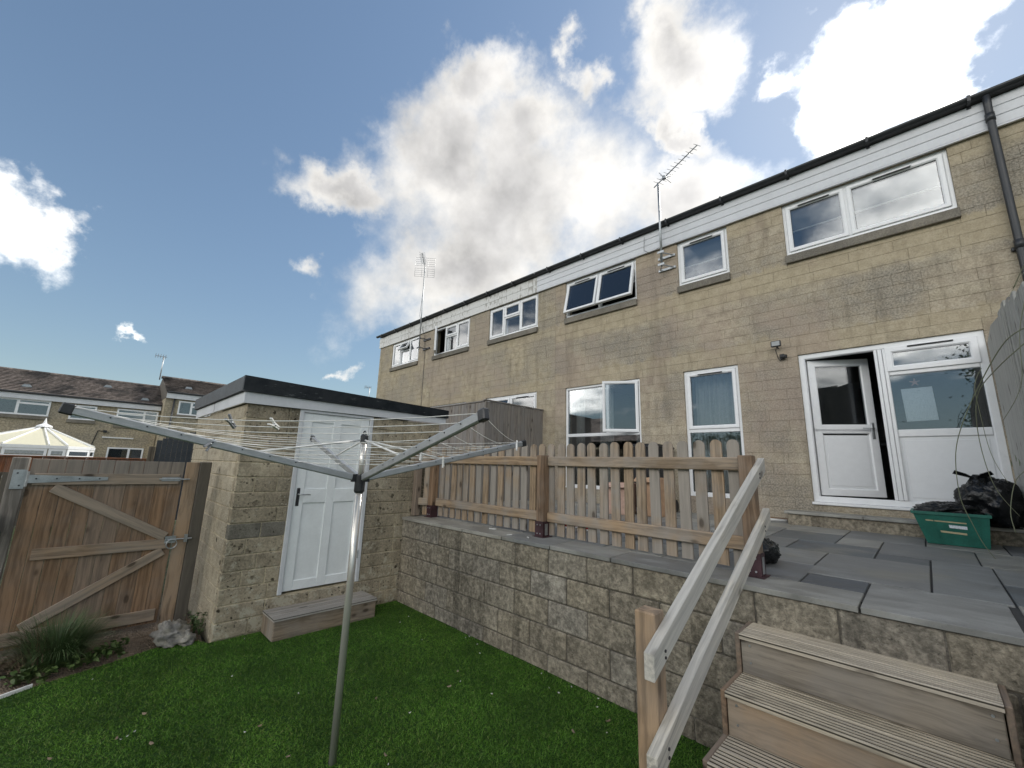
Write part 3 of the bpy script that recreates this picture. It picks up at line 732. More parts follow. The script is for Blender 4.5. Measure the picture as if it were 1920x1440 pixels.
for k in range(3):
    box('fascia_board', -6.17, 2.6, FY-.045-.0*k, FY-.022, 5.893+k*.128, 5.893+k*.128+.124, M['fascia'], H1, .006)
box('fascia_trim', -6.17, 2.6, FY-.052, FY-.018, 5.868, 5.890, M['fascia'], H1, .003)
for k in range(2):
    box('fascia_board', -13.86, -6.175, FY-.04-.004*k, FY-.018, 5.878+k*.192, 5.878+k*.192+.19, M['peel'], H2, .004)
m = MB(); m.box(-5.62, 2.6, FY-.016, FY+.1, 5.89, 6.28); m.build('eaves_board', M['fascia'], H1)
m = MB(); m.box(-13.82, -5.62, FY-.013, FY+.1, 5.89, 6.28); m.build('eaves_board', M['peel'], H2)
def gutter(h, x0, x1):
    m = MB(); pr = []
    for i in range(9): a = math.pi*i/8; pr.append((FY-.11-.055*math.cos(a), 6.335-.055*math.sin(a)))
    for i in range(9): a = math.pi*(8-i)/8; pr.append((FY-.11-.050*math.cos(a), 6.335-.050*math.sin(a)))
    m.prism([(x0, a, b) for a, b in pr], (x1-x0, 0, 0)); m.build('gutter', M['gutter'], h)
    x = x0+.4
    while x < x1:
        q = MB(); q.box(x-.015, x+.015, FY-.175, FY-.045, 6.262, 6.275); q.box(x-.015, x+.015, FY-.180, FY-.172, 6.265, 6.342); q.box(x-.02, x+.02, FY-.06, FY-.046, 6.24, 6.34); q.build('gutter_bracket', M['gutter'], h); x += .95
gutter(H1, -6.16, 2.6); gutter(H2, -13.95, -6.17)
# downpipe
dp = tube('downpipe', [(1.03, FY-.11, 6.28), (1.03, FY-.105, 6.16), (1.03, FY-.085, 6.05), (1.03, FY-.085, 3.0), (1.03, FY-.085, 1.12)], .035, M['gutter'], H1, 14)
for z in (6.0, 4.35, 2.6): tube('pipe_collar', [(1.03, FY-.085, z-.05), (1.03, FY-.085, z+.05)], .042, M['gutter'], dp, 14)
box('pipe_clip', .97, 1.09, FY-.05, FY-.003, 4.30, 4.34, M['gutter'], dp)
# upper windows of the near house
def csill(h, x0, x1):
    box('window_sill', x0-.012, x1+.012, FY-.05, FY+.09, 4.883, 5.008, M['sill'], h, .006)
WZ0, WZ1 = 5.034, 5.868
window(H1, -1.143, .646, WZ0, WZ1, [(-1.085, -.405, WZ0+.06, WZ1-.06, 's', None, 1), (-.345, .588, WZ0+.06, WZ1-.06, 's', None, 1)])
window(H1, -2.798, -1.952, WZ0, WZ1, [(-2.738, -2.012, WZ0+.06, WZ1-.06, 's', None, 1)])
window(H1, -5.338, -3.622, WZ0, WZ1, [(-5.28, -4.51, WZ0+.06, WZ1-.06, 's', ('top', R(-13)), 1), (-4.45, -3.68, WZ0+.06, WZ1-.06, 's', ('top', R(-13)), 1)])
for a, b in ((-1.143, .646), (-2.798, -1.952), (-5.338, -3.622)): csill(H1, a, b)
# ground floor windows
window(H1, -5.338, -3.622, 1.402, 3.440, [(-5.29, -4.36, 2.46, 3.392, 'f'), (-4.30, -3.675, 2.46, 3.392, 's', ('right', R(32))), (-5.29, -3.67, 1.455, 2.405, 'f')])
window(H1, -2.803, -1.947, 1.402, 3.445, [(-2.745, -2.005, 2.47, 3.385, 's', None, 1), (-2.755, -1.995, 1.455, 2.40, 'f')])
# neighbour's upper windows
def trip(h, x0, x1, z0, z1, o=None, low=False):
    w = (x1-x0-.11); a = x0+.055; c1 = a+w*.31; c2 = a+w*.66; g = .05
    zz = z0+(z1-z0)*.58
    L_ = [(a, c1-.025, z0+.055, z1-.055, 's', (o or {}).get('l')), (c1+.025, c2-.025, z0+.055, zz-.025, 'f'), (c1+.025, c2-.025, zz+.025, z1-.055, 's', (o or {}).get('t')), (c2+.025, x1-.055, z0+.055, z1-.055, 's')]
    return window(h, x0, x1, z0, z1, L_)
trip(H2, -7.883, -6.162, WZ0, WZ1); trip(H2, -10.408, -8.702, WZ0, WZ1, {'l': ('left', R(-38))}); trip(H2, -12.948, -11.252, WZ0, WZ1, {'t': ('top', R(-28))})
for a, b in ((-7.883, -6.162), (-10.408, -8.702), (-12.948, -11.252)): csill(H2, a, b)
window(H2, -7.888, -6.162, 1.402, 3.460, [(-7.83, -7.06, 1.46, 3.402, 's', ('top', R(-9))), (-7.0, -6.22, 1.46, 3.402, 's', None, 1)])
trip(H2, -10.418, -8.702, 1.402, 3.448, {'t': ('top', R(-20))})
# back door and side light
y = FY+.03
m = MB(); m.ring(-1.143, .648, 1.415, 3.460, [(0, y+.07), (0, y), (.06, y), (.072, y+.012), (.072, y+.07)]); DF = m.build('door_frame', M['upvc'], H1)
box('cill', -1.16, .66, y-.06, y+.05, 1.378, 1.412, M['upvc'], DF, .006)
for a, b, c, d in ((-.325, -.292, 1.488, 3.387), (-.288, -.245, 1.488, 3.387), (-.241, -.205, 1.488, 3.387)): box('mullion', a, b, y-.012+.012*(a < -.3), y+.068, c, d, M['upvc'], DF, .006)
box('transom', -.205, .575, y+.004, y+.066, 3.035, 3.095, M['upvc'], DF, .006)
box('mid_rail', -.205, .575, y+.002, y+.066, 2.255, 2.345, M['upvc'], DF, .008)
s = MB(); ringsash(s, -.215, .590, 3.085, 3.398, y-.018, .07); s.build('sash', M['upvc'], DF)
p = MB(); p.box(-.15, .525, y+.014, y+.03, 3.15, 3.33); p.build('pane', M['glass'], DF)
p = MB(); p.box(.0, .40, y-.032, y-.019, 3.372, 3.390, None, .003); p.build('trickle_vent', M['seal'], DF)
p = MB(); p.box(-.2045, .5755, y+.03, y+.048, 2.346, 3.034); p.build('pane', M['glass'], DF)
p = MB(); p.box(-.2045, .5755, y+.02, y+.05, 1.488, 2.254); p.box(-.165, .535, y+.014, y+.0205, 1.53, 2.215, None, .004); p.build('lower_panel', M['upvcpanel'], DF)
# door leaf, opened inwards
HX, HY = -1.055, y+.055
Md = Matrix.Translation((HX, HY, 0)) @ Matrix.Rotation(R(27), 4, 'Z')
lw = .72; z0, z1 = 1.50, 3.375
m = MB(); pr = [(0, .055), (0, .003), (.003, 0), (.085, 0), (.098, .014), (.098, .055)]
m.ring(0, lw, z0, 2.43, pr); m.ring(0, lw, 2.36, z1, pr); m.v = [tuple(Vector((a, b, min(c, 99)))) for a, b, c in m.v]
m.v = m.v[:]  # two stiles-and-rails rings meet at the lock rail
for i, vv in enumerate(m.v):
    if i < 24 and vv[2] > 2.38: m.v[i] = (vv[0], vv[1], vv[2]-.035 if vv[2] > 2.4 else vv[2])
leaf = link('door_leaf', m.mesh('door_leaf'), M['upvc'], H1, Md); leaf['label'] = 'half glazed white door leaf standing ajar'
q = MB(); q.box(.097, lw-.097, .018, .040, 2.455, z1-.097); q.build('pane', M['doorglass'], leaf, False, Md)
q = MB(); q.box(.097, lw-.097, .016, .042, z0+.095, 2.31); q.box(.13, lw-.13, .010, .0165, z0+.13, 2.275, None, .004); q.build('panel', M['upvcpanel'], leaf, False, Md)
q = MB(); q.box(lw-.07, lw-.035, -.008, .002, 2.26, 2.48, None, .003); q.tube([(lw-.052, -.005, 2.40), (lw-.052, -.045, 2.40), (lw-.075, -.05, 2.40), (lw-.18, -.05, 2.402)], .008, 8); q.build('handle', M['galv'], leaf, True, Md)
# room things glimpsed behind glass
def curtain(x0, x1, z0, z1, y, mat, label, nf=6, group=None):
    m = MB(); n = nf*8
    for s in (0, 1):
        for i in range(n+1):
            u = i/n; yy = y+.028*math.sin(u*nf*2*math.pi)+.012*math.sin(u*nf*1.3*2*math.pi+1)+s*.004
            xx = x0+(x1-x0)*u
            m.v += [(xx, yy, z0), (xx+.01*math.sin(u*9), yy*1.0, z1)]
    k = 2*(n+1)
    for i in range(n):
        m.f.append((2*i, 2*i+2, 2*i+3, 2*i+1)); m.f.append((k+2*i, k+2*i+1, k+2*i+3, k+2*i+2))
    m.f += [(0, 1, k+1, k), (2*n, k+2*n, k+2*n+1, 2*n+1)]
    return tag(m.build('curtain', mat, None, True), label, 'curtain', group)
curtain(-5.30, -5.08, 1.45, 3.42, FY+.34, M['curtain'], 'narrow white curtain drawn to one side behind the wide picture window', 3)
curtain(-4.72, -4.40, 1.45, 3.42, FY+.36, M['curtain'], 'white curtain hanging mid way across the wide picture window', 4)
curtain(-3.90, -3.66, 1.45, 3.42, FY+.34, M['curtain'], 'white curtain hanging behind the open casement', 3)
curtain(-2.74, -2.01, 1.45, 3.42, FY+.32, M['curtain'], 'full width pale net curtain behind the tall narrow window', 8)
curtain(-7.83, -7.40, 5.0, 5.88, FY+.3, M['curtain'], 'pale curtain behind the three light window nearest the party wall', 4)
curtain(-6.62, -6.2, 5.0, 5.88, FY+.3, M['blind'], 'cream curtain filling the end casement nearest the party wall', 4)
curtain(-9.2, -8.75, 5.0, 5.88, FY+.3, M['curtain'], 'pale curtain behind the window whose side casement swings out', 4)
curtain(-12.9, -12.45, 5.0, 5.88, FY+.3, M['curtain'], 'pale curtain behind the window with the tilted fanlight', 4)
def blind(x0, x1, z0, label):
    m = MB(); m.box(x0, x1, FY+.16, FY+.164, z0, 5.90); o = m.build('roller_blind', M['blind']); tag(o, label, 'blind')
    q = MB(); q.box(x0, x1, FY+.152, FY+.172, z0-.018, z0-.0005, None, .003); q.build('bottom_bar', M['whitepl'], o)
blind(-1.12, -.385, 5.47, 'half lowered pale roller blind in the shorter light of the widest upstairs window')
blind(-.365, .62, 5.47, 'half lowered pale roller blind in the longer light of the widest upstairs window')
blind(-2.77, -1.98, 5.43, 'half lowered pale roller blind in the small square upstairs window')
blind(-5.31, -3.65, 5.48, 'half lowered pale roller blind behind the two tilted upstairs sashes')
# kitchen behind the door
box('kitchen_worktop', -1.3, .8, 8.6, 9.2, 2.24, 2.28, M['blackpl']); tag(bpy.data.objects['kitchen_worktop'], 'dark kitchen worktop seen through the open back door', 'worktop')
m = MB()
for i in range(14): m.box(-.75, .1, 9.0, 9.02, 2.36+.045*i, 2.375+.045*i)
tag(m.build('venetian_blind', M['interior']), 'slatted blind inside the dark kitchen beyond the door', 'blind')
# paper on the side light
pp = MB(); pp.box(-.14, .14, -.001, .001, -.205, .205); tag(pp.build('paper_notice', M['paper'], None, False, Matrix.Translation((.025, FY+.092, 2.655)) @ Matrix.Rotation(R(-1.5), 4, 'Y')), 'sheet of small print taped inside the glass beside the door', 'paper')
pk = MB(); c = (.015, FY+.09, 2.93)
for a in range(5): an = math.pi/2+a*2*math.pi/5; pk.tube([c, (c[0]+.05*math.cos(an), c[1], c[2]+.05*math.sin(an))], [.012, .006], 6)
tag(pk.build('window_ornament', M['pink'], None, True), 'tiny pink star shaped figure stuck above the paper notice', 'ornament')
# door step
st = thing('door_step', (-.4, 6.8, 1.12), 'long low stone step with slab top below the back door', 'step')
m = MB(); m.box(-1.40, .75, 6.68, 6.997, 1.06, 1.252, None, .006); m.build('step_base', M['retblock'], st)
for a, b in ((-1.43, -.62), (-.615, .16), (.165, .76)): box('step_slab', a, b, 6.65, 6.998, 1.254, 1.289, M['slab'], st, .005)
# flood light with cable
fl = thing('security_light', (-1.36, 6.99, 3.6), 'small black floodlight with sensor wired to the wall beside the door', 'light')
q = MB(); q.box(-1.44, -1.31, 6.86, 6.89, 3.60, 3.69, None, .008); o = q.build('lamp_body', M['blackpl'], fl)
q = MB(); q.box(-1.425, -1.325, 6.852, 6.8605, 3.613, 3.677); q.build('lens', M['lamp'], fl)
q = MB(); q.tube([(-1.375, 6.89, 3.645), (-1.375, 6.998, 3.60)], .01, 6); q.build('bracket', M['blackpl'], fl)
q = MB(); q.tube([(-1.34, 6.95, 3.46), (-1.27, 6.93, 3.45)], .028, 10); q.box(-1.36, -1.30, 6.95, 6.998, 3.42, 3.50, None, .005); q.build('sensor', M['blackpl'], fl)
q = MB(); q.tube([(-1.37, 6.89, 3.61), (-1.40, 6.95, 3.56), (-1.385, 6.985, 3.46), (-1.36, 6.98, 3.40), (-1.33, 6.97, 3.43)], .005, 6); q.build('cable', M['blackpl'], fl)
# aerials on the terrace
def yagi(t, p0, p1, n, l0, l1, parent=None):
    p0 = Vector(p0); p1 = Vector(p1); d = (p1-p0).normalized(); sdir = d.cross(Vector((0, 0, 1))).normalized()
    m = MB(); m.tube([p0, p1], .011, 6); m.build('boom', M['galv'], t, True)
    m = MB()
    for i in range(n):
        f = i/(n-1); q = p0.lerp(p1, .12+.88*f); l = l0+(l1-l0)*f; m.tube([q-sdir*l, q+sdir*l], .004, 5)
    m.build('director_rods', M['galv'], t, True)
    return d, sdir
MY = FY-.24
ae = thing('tv_aerial', (-3.0, MY, 5.3), 'long boom television aerial on a wall pole above the square upstairs window', 'aerial')
top = onY(1234, 346, MY); bot = onY(1239, 500, MY)
tube('mast', [(top.x, MY, bot.z), (top.x, MY, top.z+.03)], .021, M['galv'], ae)
tip = onZ(1307, 272, top.z+.02); bs = Vector((top.x, MY, top.z+.02)); dirv = (tip-bs).normalized(); tip = bs+dirv*min(1.5, (tip-bs).length)
d, sd = yagi(ae, bs-dirv*.12, tip, 12, .11, .07)
q = MB(); c = bs+dirv*.18
for a in (-1, 1):
    for k in (-.12, .06): q.tube([c, c+sd*a*.13+Vector((0, 0, .1))*k*8+dirv*.02], .005, 5)
q.box(c.x-.03, c.x+.03, c.y-.03, c.y+.03, c.z-.03, c.z+.03); q.build('reflector', M['galv'], ae)
for z in (bot.z+.03, bot.z+.27):
    q = MB(); q.box(top.x-.16, top.x+.16, FY-.03, FY-.004, z-.02, z+.02); q.tube([(top.x-.12, FY-.03, z), (top.x, MY, z)], .012, 6); q.tube([(top.x+.12, FY-.03, z), (top.x, MY, z)], .012, 6); q.box(top.x-.06, top.x+.06, MY-.035, MY-.02, z-.02, z+.02); q.build('wall_bracket', M['galv'], ae)
q = MB(); q.tube([(top.x-.04, MY, bot.z+.9), (top.x-.05, FY-.08, bot.z+.5), (top.x-.3, FY-.06, bot.z+.44), (top.x-.42, FY-.06, 5.93), (top.x-.40, FY-.07, 6.2)], .004, 5); q.build('cable', M['blackpl'], ae)
ae2 = thing('tv_aerial', (-10.85, MY, 5.2), 'tall thin pole aerial with grid reflector on the end of terrace house', 'aerial')
tube('mast', [(-10.85, MY, 5.25), (-10.86, MY, 8.05)], .017, M['galv'], ae2)
b0 = Vector((-10.86, MY, 8.03)); 
q = MB(); bd = Vector((.75, -.62, 0)).normalized(); sd = Vector((.62, .75, 0))
q.tube([b0-bd*.05, b0+bd*.9+Vector((0, 0, .02))], .010, 6)
q.build('boom', M['galv'], ae2, True)
q = MB()
for i in range(9):
    c = b0+bd*(.25+.08*i)
    for k in (-1, 1): q.tube([c+Vector((0, 0, .05*k))-sd*.09, c+Vector((0, 0, -.05*k))+sd*.09], .004, 5)
q.build('director_rods', M['galv'], ae2, True)
q = MB()
for sgn in (0, 1):
    for i in range(5): q.tube([b0+Vector((0, 0, (.05+.07*i)*(1-2*sgn)))-sd*.32, b0+Vector((0, 0, (.05+.07*i)*(1-2*sgn)))+sd*.32], .004, 5)
for k in (-.32, -.1, .1, .32): q.tube([b0+sd*k+Vector((0, 0, -.34)), b0+sd*k+Vector((0, 0, .34))], .004, 5)
q.build('reflector_grid', M['galv'], ae2, True)
for z in (5.32, 5.62):
    q = MB(); q.box(-10.97, -10.6, FY-.03, FY-.004, z-.025, z+.025); q.tube([(-10.75, FY-.03, z), (-10.85, MY, z)], .016, 6); q.box(-10.95, -10.75, MY-.03, MY-.016, z-.02, z+.02); q.build('wall_bracket', M['ironh'], ae2)
q = MB(); q.tube([(-10.86, MY+.02, 7.9), (-10.95, MY+.03, 6.9), (-11.05, FY-.18, 6.45), (-11.06, FY-.06, 6.1), (-10.9, FY-.03, 5.7), (-10.86, FY-.012, 5.2), (-10.86, FY-.012, 3.0)], .006, 5); q.build('cable', M['blackpl'], ae2)

# ================================================================== SHED
SX, SY0, SY1, SXB = -5.15, 1.14, 3.66, -7.95
sh = thing('garden_shed', (-6.5, 2.4, 0), 'flat roofed stone outhouse with black felt roof edge and white panelled door', 'shed')
DY0, DY1, DZ0, DZ1 = 1.685, 2.60, .335, 2.345
def quoin(z): return .0
rr = random.Random(11); ncs = 15; ch = 2.345/ncs
rest = MB(); cnt = 0
def sblock(face, u0, u1, p, q, mat):
    g = .0045; fr_ = rr.uniform(-.003, .003)
    if face == 'f': Mx = Matrix.Translation((SX-.05+fr_, (u0+u1)/2, (p+q)/2)) @ Matrix.Rotation(rr.uniform(-.006, .006), 4, 'Z'); h = (.05, (u1-u0)/2-g, (q-p)/2-g)
    else: Mx = Matrix.Translation(((u0+u1)/2, SY0+.05+fr_, (p+q)/2)) @ Matrix.Rotation(rr.uniform(-.004, .004), 4, 'Z'); h = ((u1-u0)/2-g, .05, (q-p)/2-g)
    link('stone_block', cmesh('stone_block', h, .006, M[mat]), None, sh, Mx)
for c in range(ncs):
    p, q = c*ch, (c+1)*ch
    segs = [(SY0+.002, SY1)] if q < DZ0+.02 else [(SY0+.002, DY0), (DY1, SY1)]
    for a, b in segs:
        first = True; x = a; L0 = rr.choice((.18, .44)) if c % 2 else rr.choice((.44, .30))
        while x < b-1e-3:
            x1 = min(b, x+L0)
            if b-x1 < .10: x1 = b
            pz0, pz1 = p, q
            grey = (6 <= c <= 6 and a < DY0 and x < 1.6 and q > DZ0)
            if q > DZ0+.02 or True: sblock('f', x, x1, max(p, .0), q, 'shedgrey' if grey else 'shedst')
            x = x1; L0 = rr.choice((.44, .44, .30, .22))
    x = SX-.103; L0 = rr.choice((.3, .44, .2))
    while x > SXB+1e-3:
        x1 = max(SXB, x-L0)
        if x1-SXB < .1: x1 = SXB
        sblock('s', x1, x, p, q, 'shedside'); x = x1; L0 = .45
core = MB(); core.box(SXB, SX-.008, SY0+.008, DY0+.005, -.05, 2.343); core.box(SXB, SX-.008, DY1-.005, SY1, -.05, 2.343); core.box(SXB, SX-.008, DY0+.005, DY1-.005, -.05, DZ0-.01); core.box(SXB, SX-.25, DY0+.005, DY1-.005, DZ0-.01, 2.343)
core.build('wall_core', M['shedmortar'], sh)
# roof: white fascia boards below a deep black felt upstand
def rz(yy): return 2.64-.028*(yy-1.1)
m = MB(); m.prism([(SX+.03, SY0-.04, 2.345), (SX+.03, SY0-.04, 2.465), (SX+.03, SY1+.09, 2.445), (SX+.03, SY1+.09, 2.36)], (-.028, 0, 0)); m.build('fascia_board', M['fascia'], sh)
for a, b in ((SX-.0, -6.66), (-6.70, SXB)):
    m = MB(); m.box(b, a-.001, SY0-.035, SY0-.008, 2.347, 2.475, None, .003); m.build('fascia_board', M['fascia'], sh)
m = MB(); m.prism([(SX+.055, SY0-.07, 2.468), (SX+.055, SY0-.07, rz(SY0)), (SX+.055, SY1+.12, rz(SY1+.1)), (SX+.055, SY1+.12, 2.448)], (-.05, 0, 0)); m.build('felt_upstand', M['felt'], sh)
m = MB(); m.prism([(SX+.004, SY0-.068, 2.478), (SX+.004, SY0-.068, rz(SY0)-.002), (SXB-.05, SY0-.068, rz(SY0)-.002), (SXB-.05, SY0-.068, 2.478)], (0, .04, 0)); m.build('felt_upstand', M['feltgrey'], sh)
m = MB(); m.prism([(SX+.0, SY0-.02, 2.50), (SXB, SY0-.02, 2.50), (SXB, SY1+.1, 2.47), (SX+.0, SY1+.1, 2.47)], (0, 0, .06)); m.build('roof', M['felt'], sh)
# frame and six-panel style door
fr = MB(); fr.box(SX-.06, SX+.012, DY0, DY0+.045, DZ0-.01, DZ1, None, .004); fr.box(SX-.06, SX+.012, DY1-.045, DY1, DZ0-.01, DZ1, None, .004); fr.box(SX-.06, SX+.010, DY0+.045, DY1-.045, DZ1-.03, DZ1); fo = fr.build('door_frame', M['fascia'], sh)
a, b, z0, z1 = DY0+.049, DY1-.049, DZ0+.012, DZ1-.034; X0 = SX-.048
dm = MB(); dm.box(X0, SX-.022, a, b, z0, z1); door = dm.build('door', M['paintdoor'], sh)
mid = (a+b)/2; st_ = .105; lock = (z0+.93, z0+1.09)
for y0_, y1_, c0, c1 in ((a, a+st_, z0, z1), (b-st_, b, z0, z1), (mid-.05, mid+.05, z0+.0, z1)): 
    box('stile', SX-.021, SX-.008-.001*(abs(y0_-mid+.05) < .01), y0_, y1_, c0, c1, M['paintdoor'], door, .005)
for c0, c1 in ((z0, z0+.10), lock, (z1-.10, z1)):
    for y0_, y1_ in ((a+st_, mid-.05), (mid+.05, b-st_)): box('rail', SX-.021, SX-.0095, y0_, y1_, c0, c1, M['paintdoor'], door, .005)
hm = MB(); hm.box(SX-.010, SX-.002, a+.025, a+.060, z0+.90, z0+1.10, None, .003); hm.build('handle_plate', M['ironh'], door)
hm = MB(); hm.tube([(SX-.004, a+.043, z0+1.03), (SX+.045, a+.043, z0+1.03), (SX+.05, a+.07, z0+1.03), (SX+.05, a+.16, z0+1.025)], [.009, .008, .008, .006], 8); hm.build('handle', M['galv'], door, True)
for zz in (z0+.25, z1-.3): box('hinge', SX-.008, SX+.013, b-.002, b+.012, zz, zz+.09, M['galv'], door, .002)
def groove_board(y0, y1, z, x0, x1, th=.027, parent=None, name='tread_board', alongy=False):
    m = MB(); n = 5 if not alongy else 4; w = y1-y0; pr = [(y0, z-th), (y0, z-.004), (y0+.004, z)]
    s_ = (w-.008)/n
    for i in range(n):
        a = y0+.004+i*s_
        if i: pr += [(a+s_*.0, z)]
        pr += [(a+s_*.42, z), (a+s_*.46, z-.010), (a+s_*.97, z-.010)]
    pr += [(y1-.004, z), (y1, z-.004), (y1, z-th)]
    # local frame: length along Z so that the grain follows the board
    L = x1-x0; V = [(yy-(y0+y1)/2, zz-z, -L/2) for yy, zz in pr]
    m.prism(V, (0, 0, L))
    Mx = Matrix.Translation(((x0+x1)/2, (y0+y1)/2, z)) @ Matrix(((0, 0, 1), (1, 0, 0), (0, 1, 0))).to_4x4()
    if alongy: Mx = Matrix.Translation(((y0+y1)/2, (x0+x1)/2, z)) @ Matrix(((1, 0, 0), (0, 0, -1), (0, 1, 0))).to_4x4()
    return m.build(name, M['tread'] if not alongy else M['benchtop'], parent or sp, False, Mx)
# timber step below the shed door
bn = thing('timber_step', (-4.97, 2.1, 0), 'weathered grooved timber step box on the turf below the shed door', 'step')
bx0, bx1, by0, by1, bz = SX+.005, -4.78, 1.575, 2.66, .205
m = MB()
nb = 3; wb = (bx1-bx0)/nb
for i in range(nb):
    groove_board(bx0+i*wb+.002, bx0+(i+1)*wb-.002+(.01 if i == nb-1 else 0), bz, by0-.008, by1+.008, .026, bn, 'top_board', True)
box('front_board', bx1-.03, bx1, by0+.001, by1-.001, -.01, bz-.028, M['bench'], bn, .005)
for i in range(2):
    for yy in (by0, by1-.028): box('end_board', bx0+.002+i*.17, bx0+.002+i*.17+.166, yy-.0006, yy+.028, -.01, bz-.028, M['bench'], bn, .004)

# ================================================================== PICKET FENCE
pf = thing('picket_fence', (-3, 3.46, 1.05), 'low weathered timber picket fence along the edge of the raised patio', 'fence')
def picket(x, y=3.502, z0=1.075, z1=2.01, w=.088, rot=0.0):
    m = MB(); n = 8; h = z1-z0
    pts = [(-w/2, 0, 0), (w/2, 0, 0), (w/2, 0, h-w/2)]+[(w/2*math.cos(math.pi*i/n), 0, h-w/2+w/2*math.sin(math.pi*i/n)) for i in range(1, n)]+[(-w/2, 0, h-w/2)]
    m.prism(pts, (0, .019, 0)); key = ('picket', round(h, 3))
    if key not in _cache:
        me = m.mesh('picket'); me.materials.append(M['picket']); _cache[key] = me
    return link('picket', _cache[key], None, pf, Matrix.Translation((x, y, z0)) @ Matrix.Rotation(rot+random.uniform(-.02, .02), 4, 'Z') @ Matrix.Rotation(random.uniform(-.008, .008), 4, 'Y'))
PX = [-4.90, -2.925, -.945]
x = -4.79
while x < -.93:
    if all(abs(x-p) > .075 for p in PX[:2]) or True: picket(x+random.uniform(-.004, .004), z1=2.01+random.uniform(-.006, .006))
    x += .1287
for a, b in ((PX[0]+.05, PX[1]-.05), (PX[1]+.05, PX[2]-.05)):
    for z in (1.775, 1.205): box('rail', a+.001, b-.001, 3.458, 3.499, z, z+.098, M['picket'], pf, .007)
def post(x, y, bracket=True, z1=1.885, plate=False):
    box('post', x-.048, x+.048, y-.048, y+.048, 1.07, z1, M['post'], pf, .006)
    if bracket:
        zb = PZ(y)
        m = MB(); m.box(x-.053, x+.053, y-.053, y+.053, zb, zb+.155); m.box(x-.075, x+.075, y-.075, y+.075, zb+.0005, zb+.006); k = m.build('post_bracket', M['maroon'], pf)
        m = MB()
        for dx in (-.02, .02):
            for dz in (.035, .12): m.tube([(x+dx, y-.053, zb+dz), (x+dx, y-.060, zb+dz)], .007, 6)
        m.build('bolt', M['galv'], k)
        if plate: 
            m = MB(); m.box(x+.0535, x+.057, y-.02, y+.02, zb+.02, zb+.13); m.build('steel_plate', M['galv'], k)
post(PX[0], 3.45); post(PX[1], 3.45, plate=True); post(PX[2], 3.43, plate=True)
box('post', -5.142, -5.06, 3.27, 3.36, 1.062, 1.95, M['post'], pf, .006)
for i, f in enumerate((.35, .62)): picket(-5.07+.2*f, 3.36+.14*f, rot=R(35))
bar('rail', (-5.06, 3.33, 1.254), (-4.95, 3.41, 1.254), .098, .04, M['picket'], pf, (0, 0, 1))
bar('rail', (-5.06, 3.33, 1.824), (-4.95, 3.41, 1.824), .098, .04, M['picket'], pf, (0, 0, 1))

# ================================================================== STEPS AND HANDRAIL
sp = thing('garden_steps', (-.4, 2.5, 0), 'grooved decking steps with timber risers climbing from lawn to patio', 'steps')
SXL, SXR = -.905, .112
TZ = [(.83, 2.86), (.62, 2.575), (.41, 2.29), (.20, 2.005)]
for i, (z, y) in enumerate(TZ):
    yb = 3.145 if i == 0 else TZ[i-1][1]+.03
    w = (yb-.003-y)/2
    groove_board(y, y+w-.0015, z+random.uniform(-.001, .001), SXL, SXR); groove_board(y+w+.0015, y+2*w, z, SXL, SXR)
    box('riser', SXL+.004, SXR-.004, y+.016, y+.042, z-.208+.0, z-.029, M['risergrey' if i == 0 else 'riser'], sp, .004)
    box('side_board', SXL-.028, SXL-.002, y+.014, yb, z-.215, z-.002, M['post'], sp, .004)
    box('side_board', SXR+.002, SXR+.026, y+.014, yb, z-.215, z-.002, M['post'], sp, .004)
    for dx in (.05, .98):
        for dz in (.055, .145):
            q = MB(); q.tube([(SXL+dx, y+.0165, z-dz), (SXL+dx, y+.012, z-dz)], .006, 8); q.build('screw', M['galv'], sp)
hr = thing('handrail', (-.94, 2.5, 0), 'pale weathered two rail timber handrail beside the decking steps', 'handrail')
box('newel_post', -.992, -.899, 1.80, 1.893, -.02, 1.155, M['newel'], hr, .006)
def rail_(z0, z1, y0, y1):
    p0 = Vector((-.876, y0, z0)); p1 = Vector((-.876, y1, z1)); z = p1-p0; L = z.length; z.normalize()
    x = Vector((1, 0, 0)); y_ = z.cross(x)
    m = MB(); V = cbox_verts((.022, .046, L/2), .003); sh_ = (Vector((0, 0, 1)).dot(z))/(Vector((0, 0, 1)).dot(y_))
    V = [(a, b, c+b*sh_) for a, b, c in V]; m.add(V, _CF)
    Mx = Matrix.Translation((p0+p1)/2) @ Matrix((x, y_, z)).transposed().to_4x4()
    return m.build('rail', M['rail'], hr, False, Mx)
u = onX(1226, 1229, -.854); t_ = onX(1433, 860, -.854); l = onX(1232, 1424, -.854); v_ = onX(1443, 953, -.854)
rail_(u.z-.05, t_.z-.045, u.y, t_.y); rail_(l.z-.05, v_.z-.05, l.y, v_.y)

for yy, zz in ((u.y+.10, u.z-.01), (u.y+.10, u.z+.005-.04), (t_.y-.16, t_.z-.11), (t_.y-.16, t_.z-.14), (l.y+.10, l.z-.005), (l.y+.10, l.z-.035), (v_.y-.16, v_.z-.115), (v_.y-.16, v_.z-.145)):
    q = MB(); q.tube([(-.8545, yy, zz), (-.850, yy, zz)], .0065, 8); q.build('screw', M['ironh'], hr)
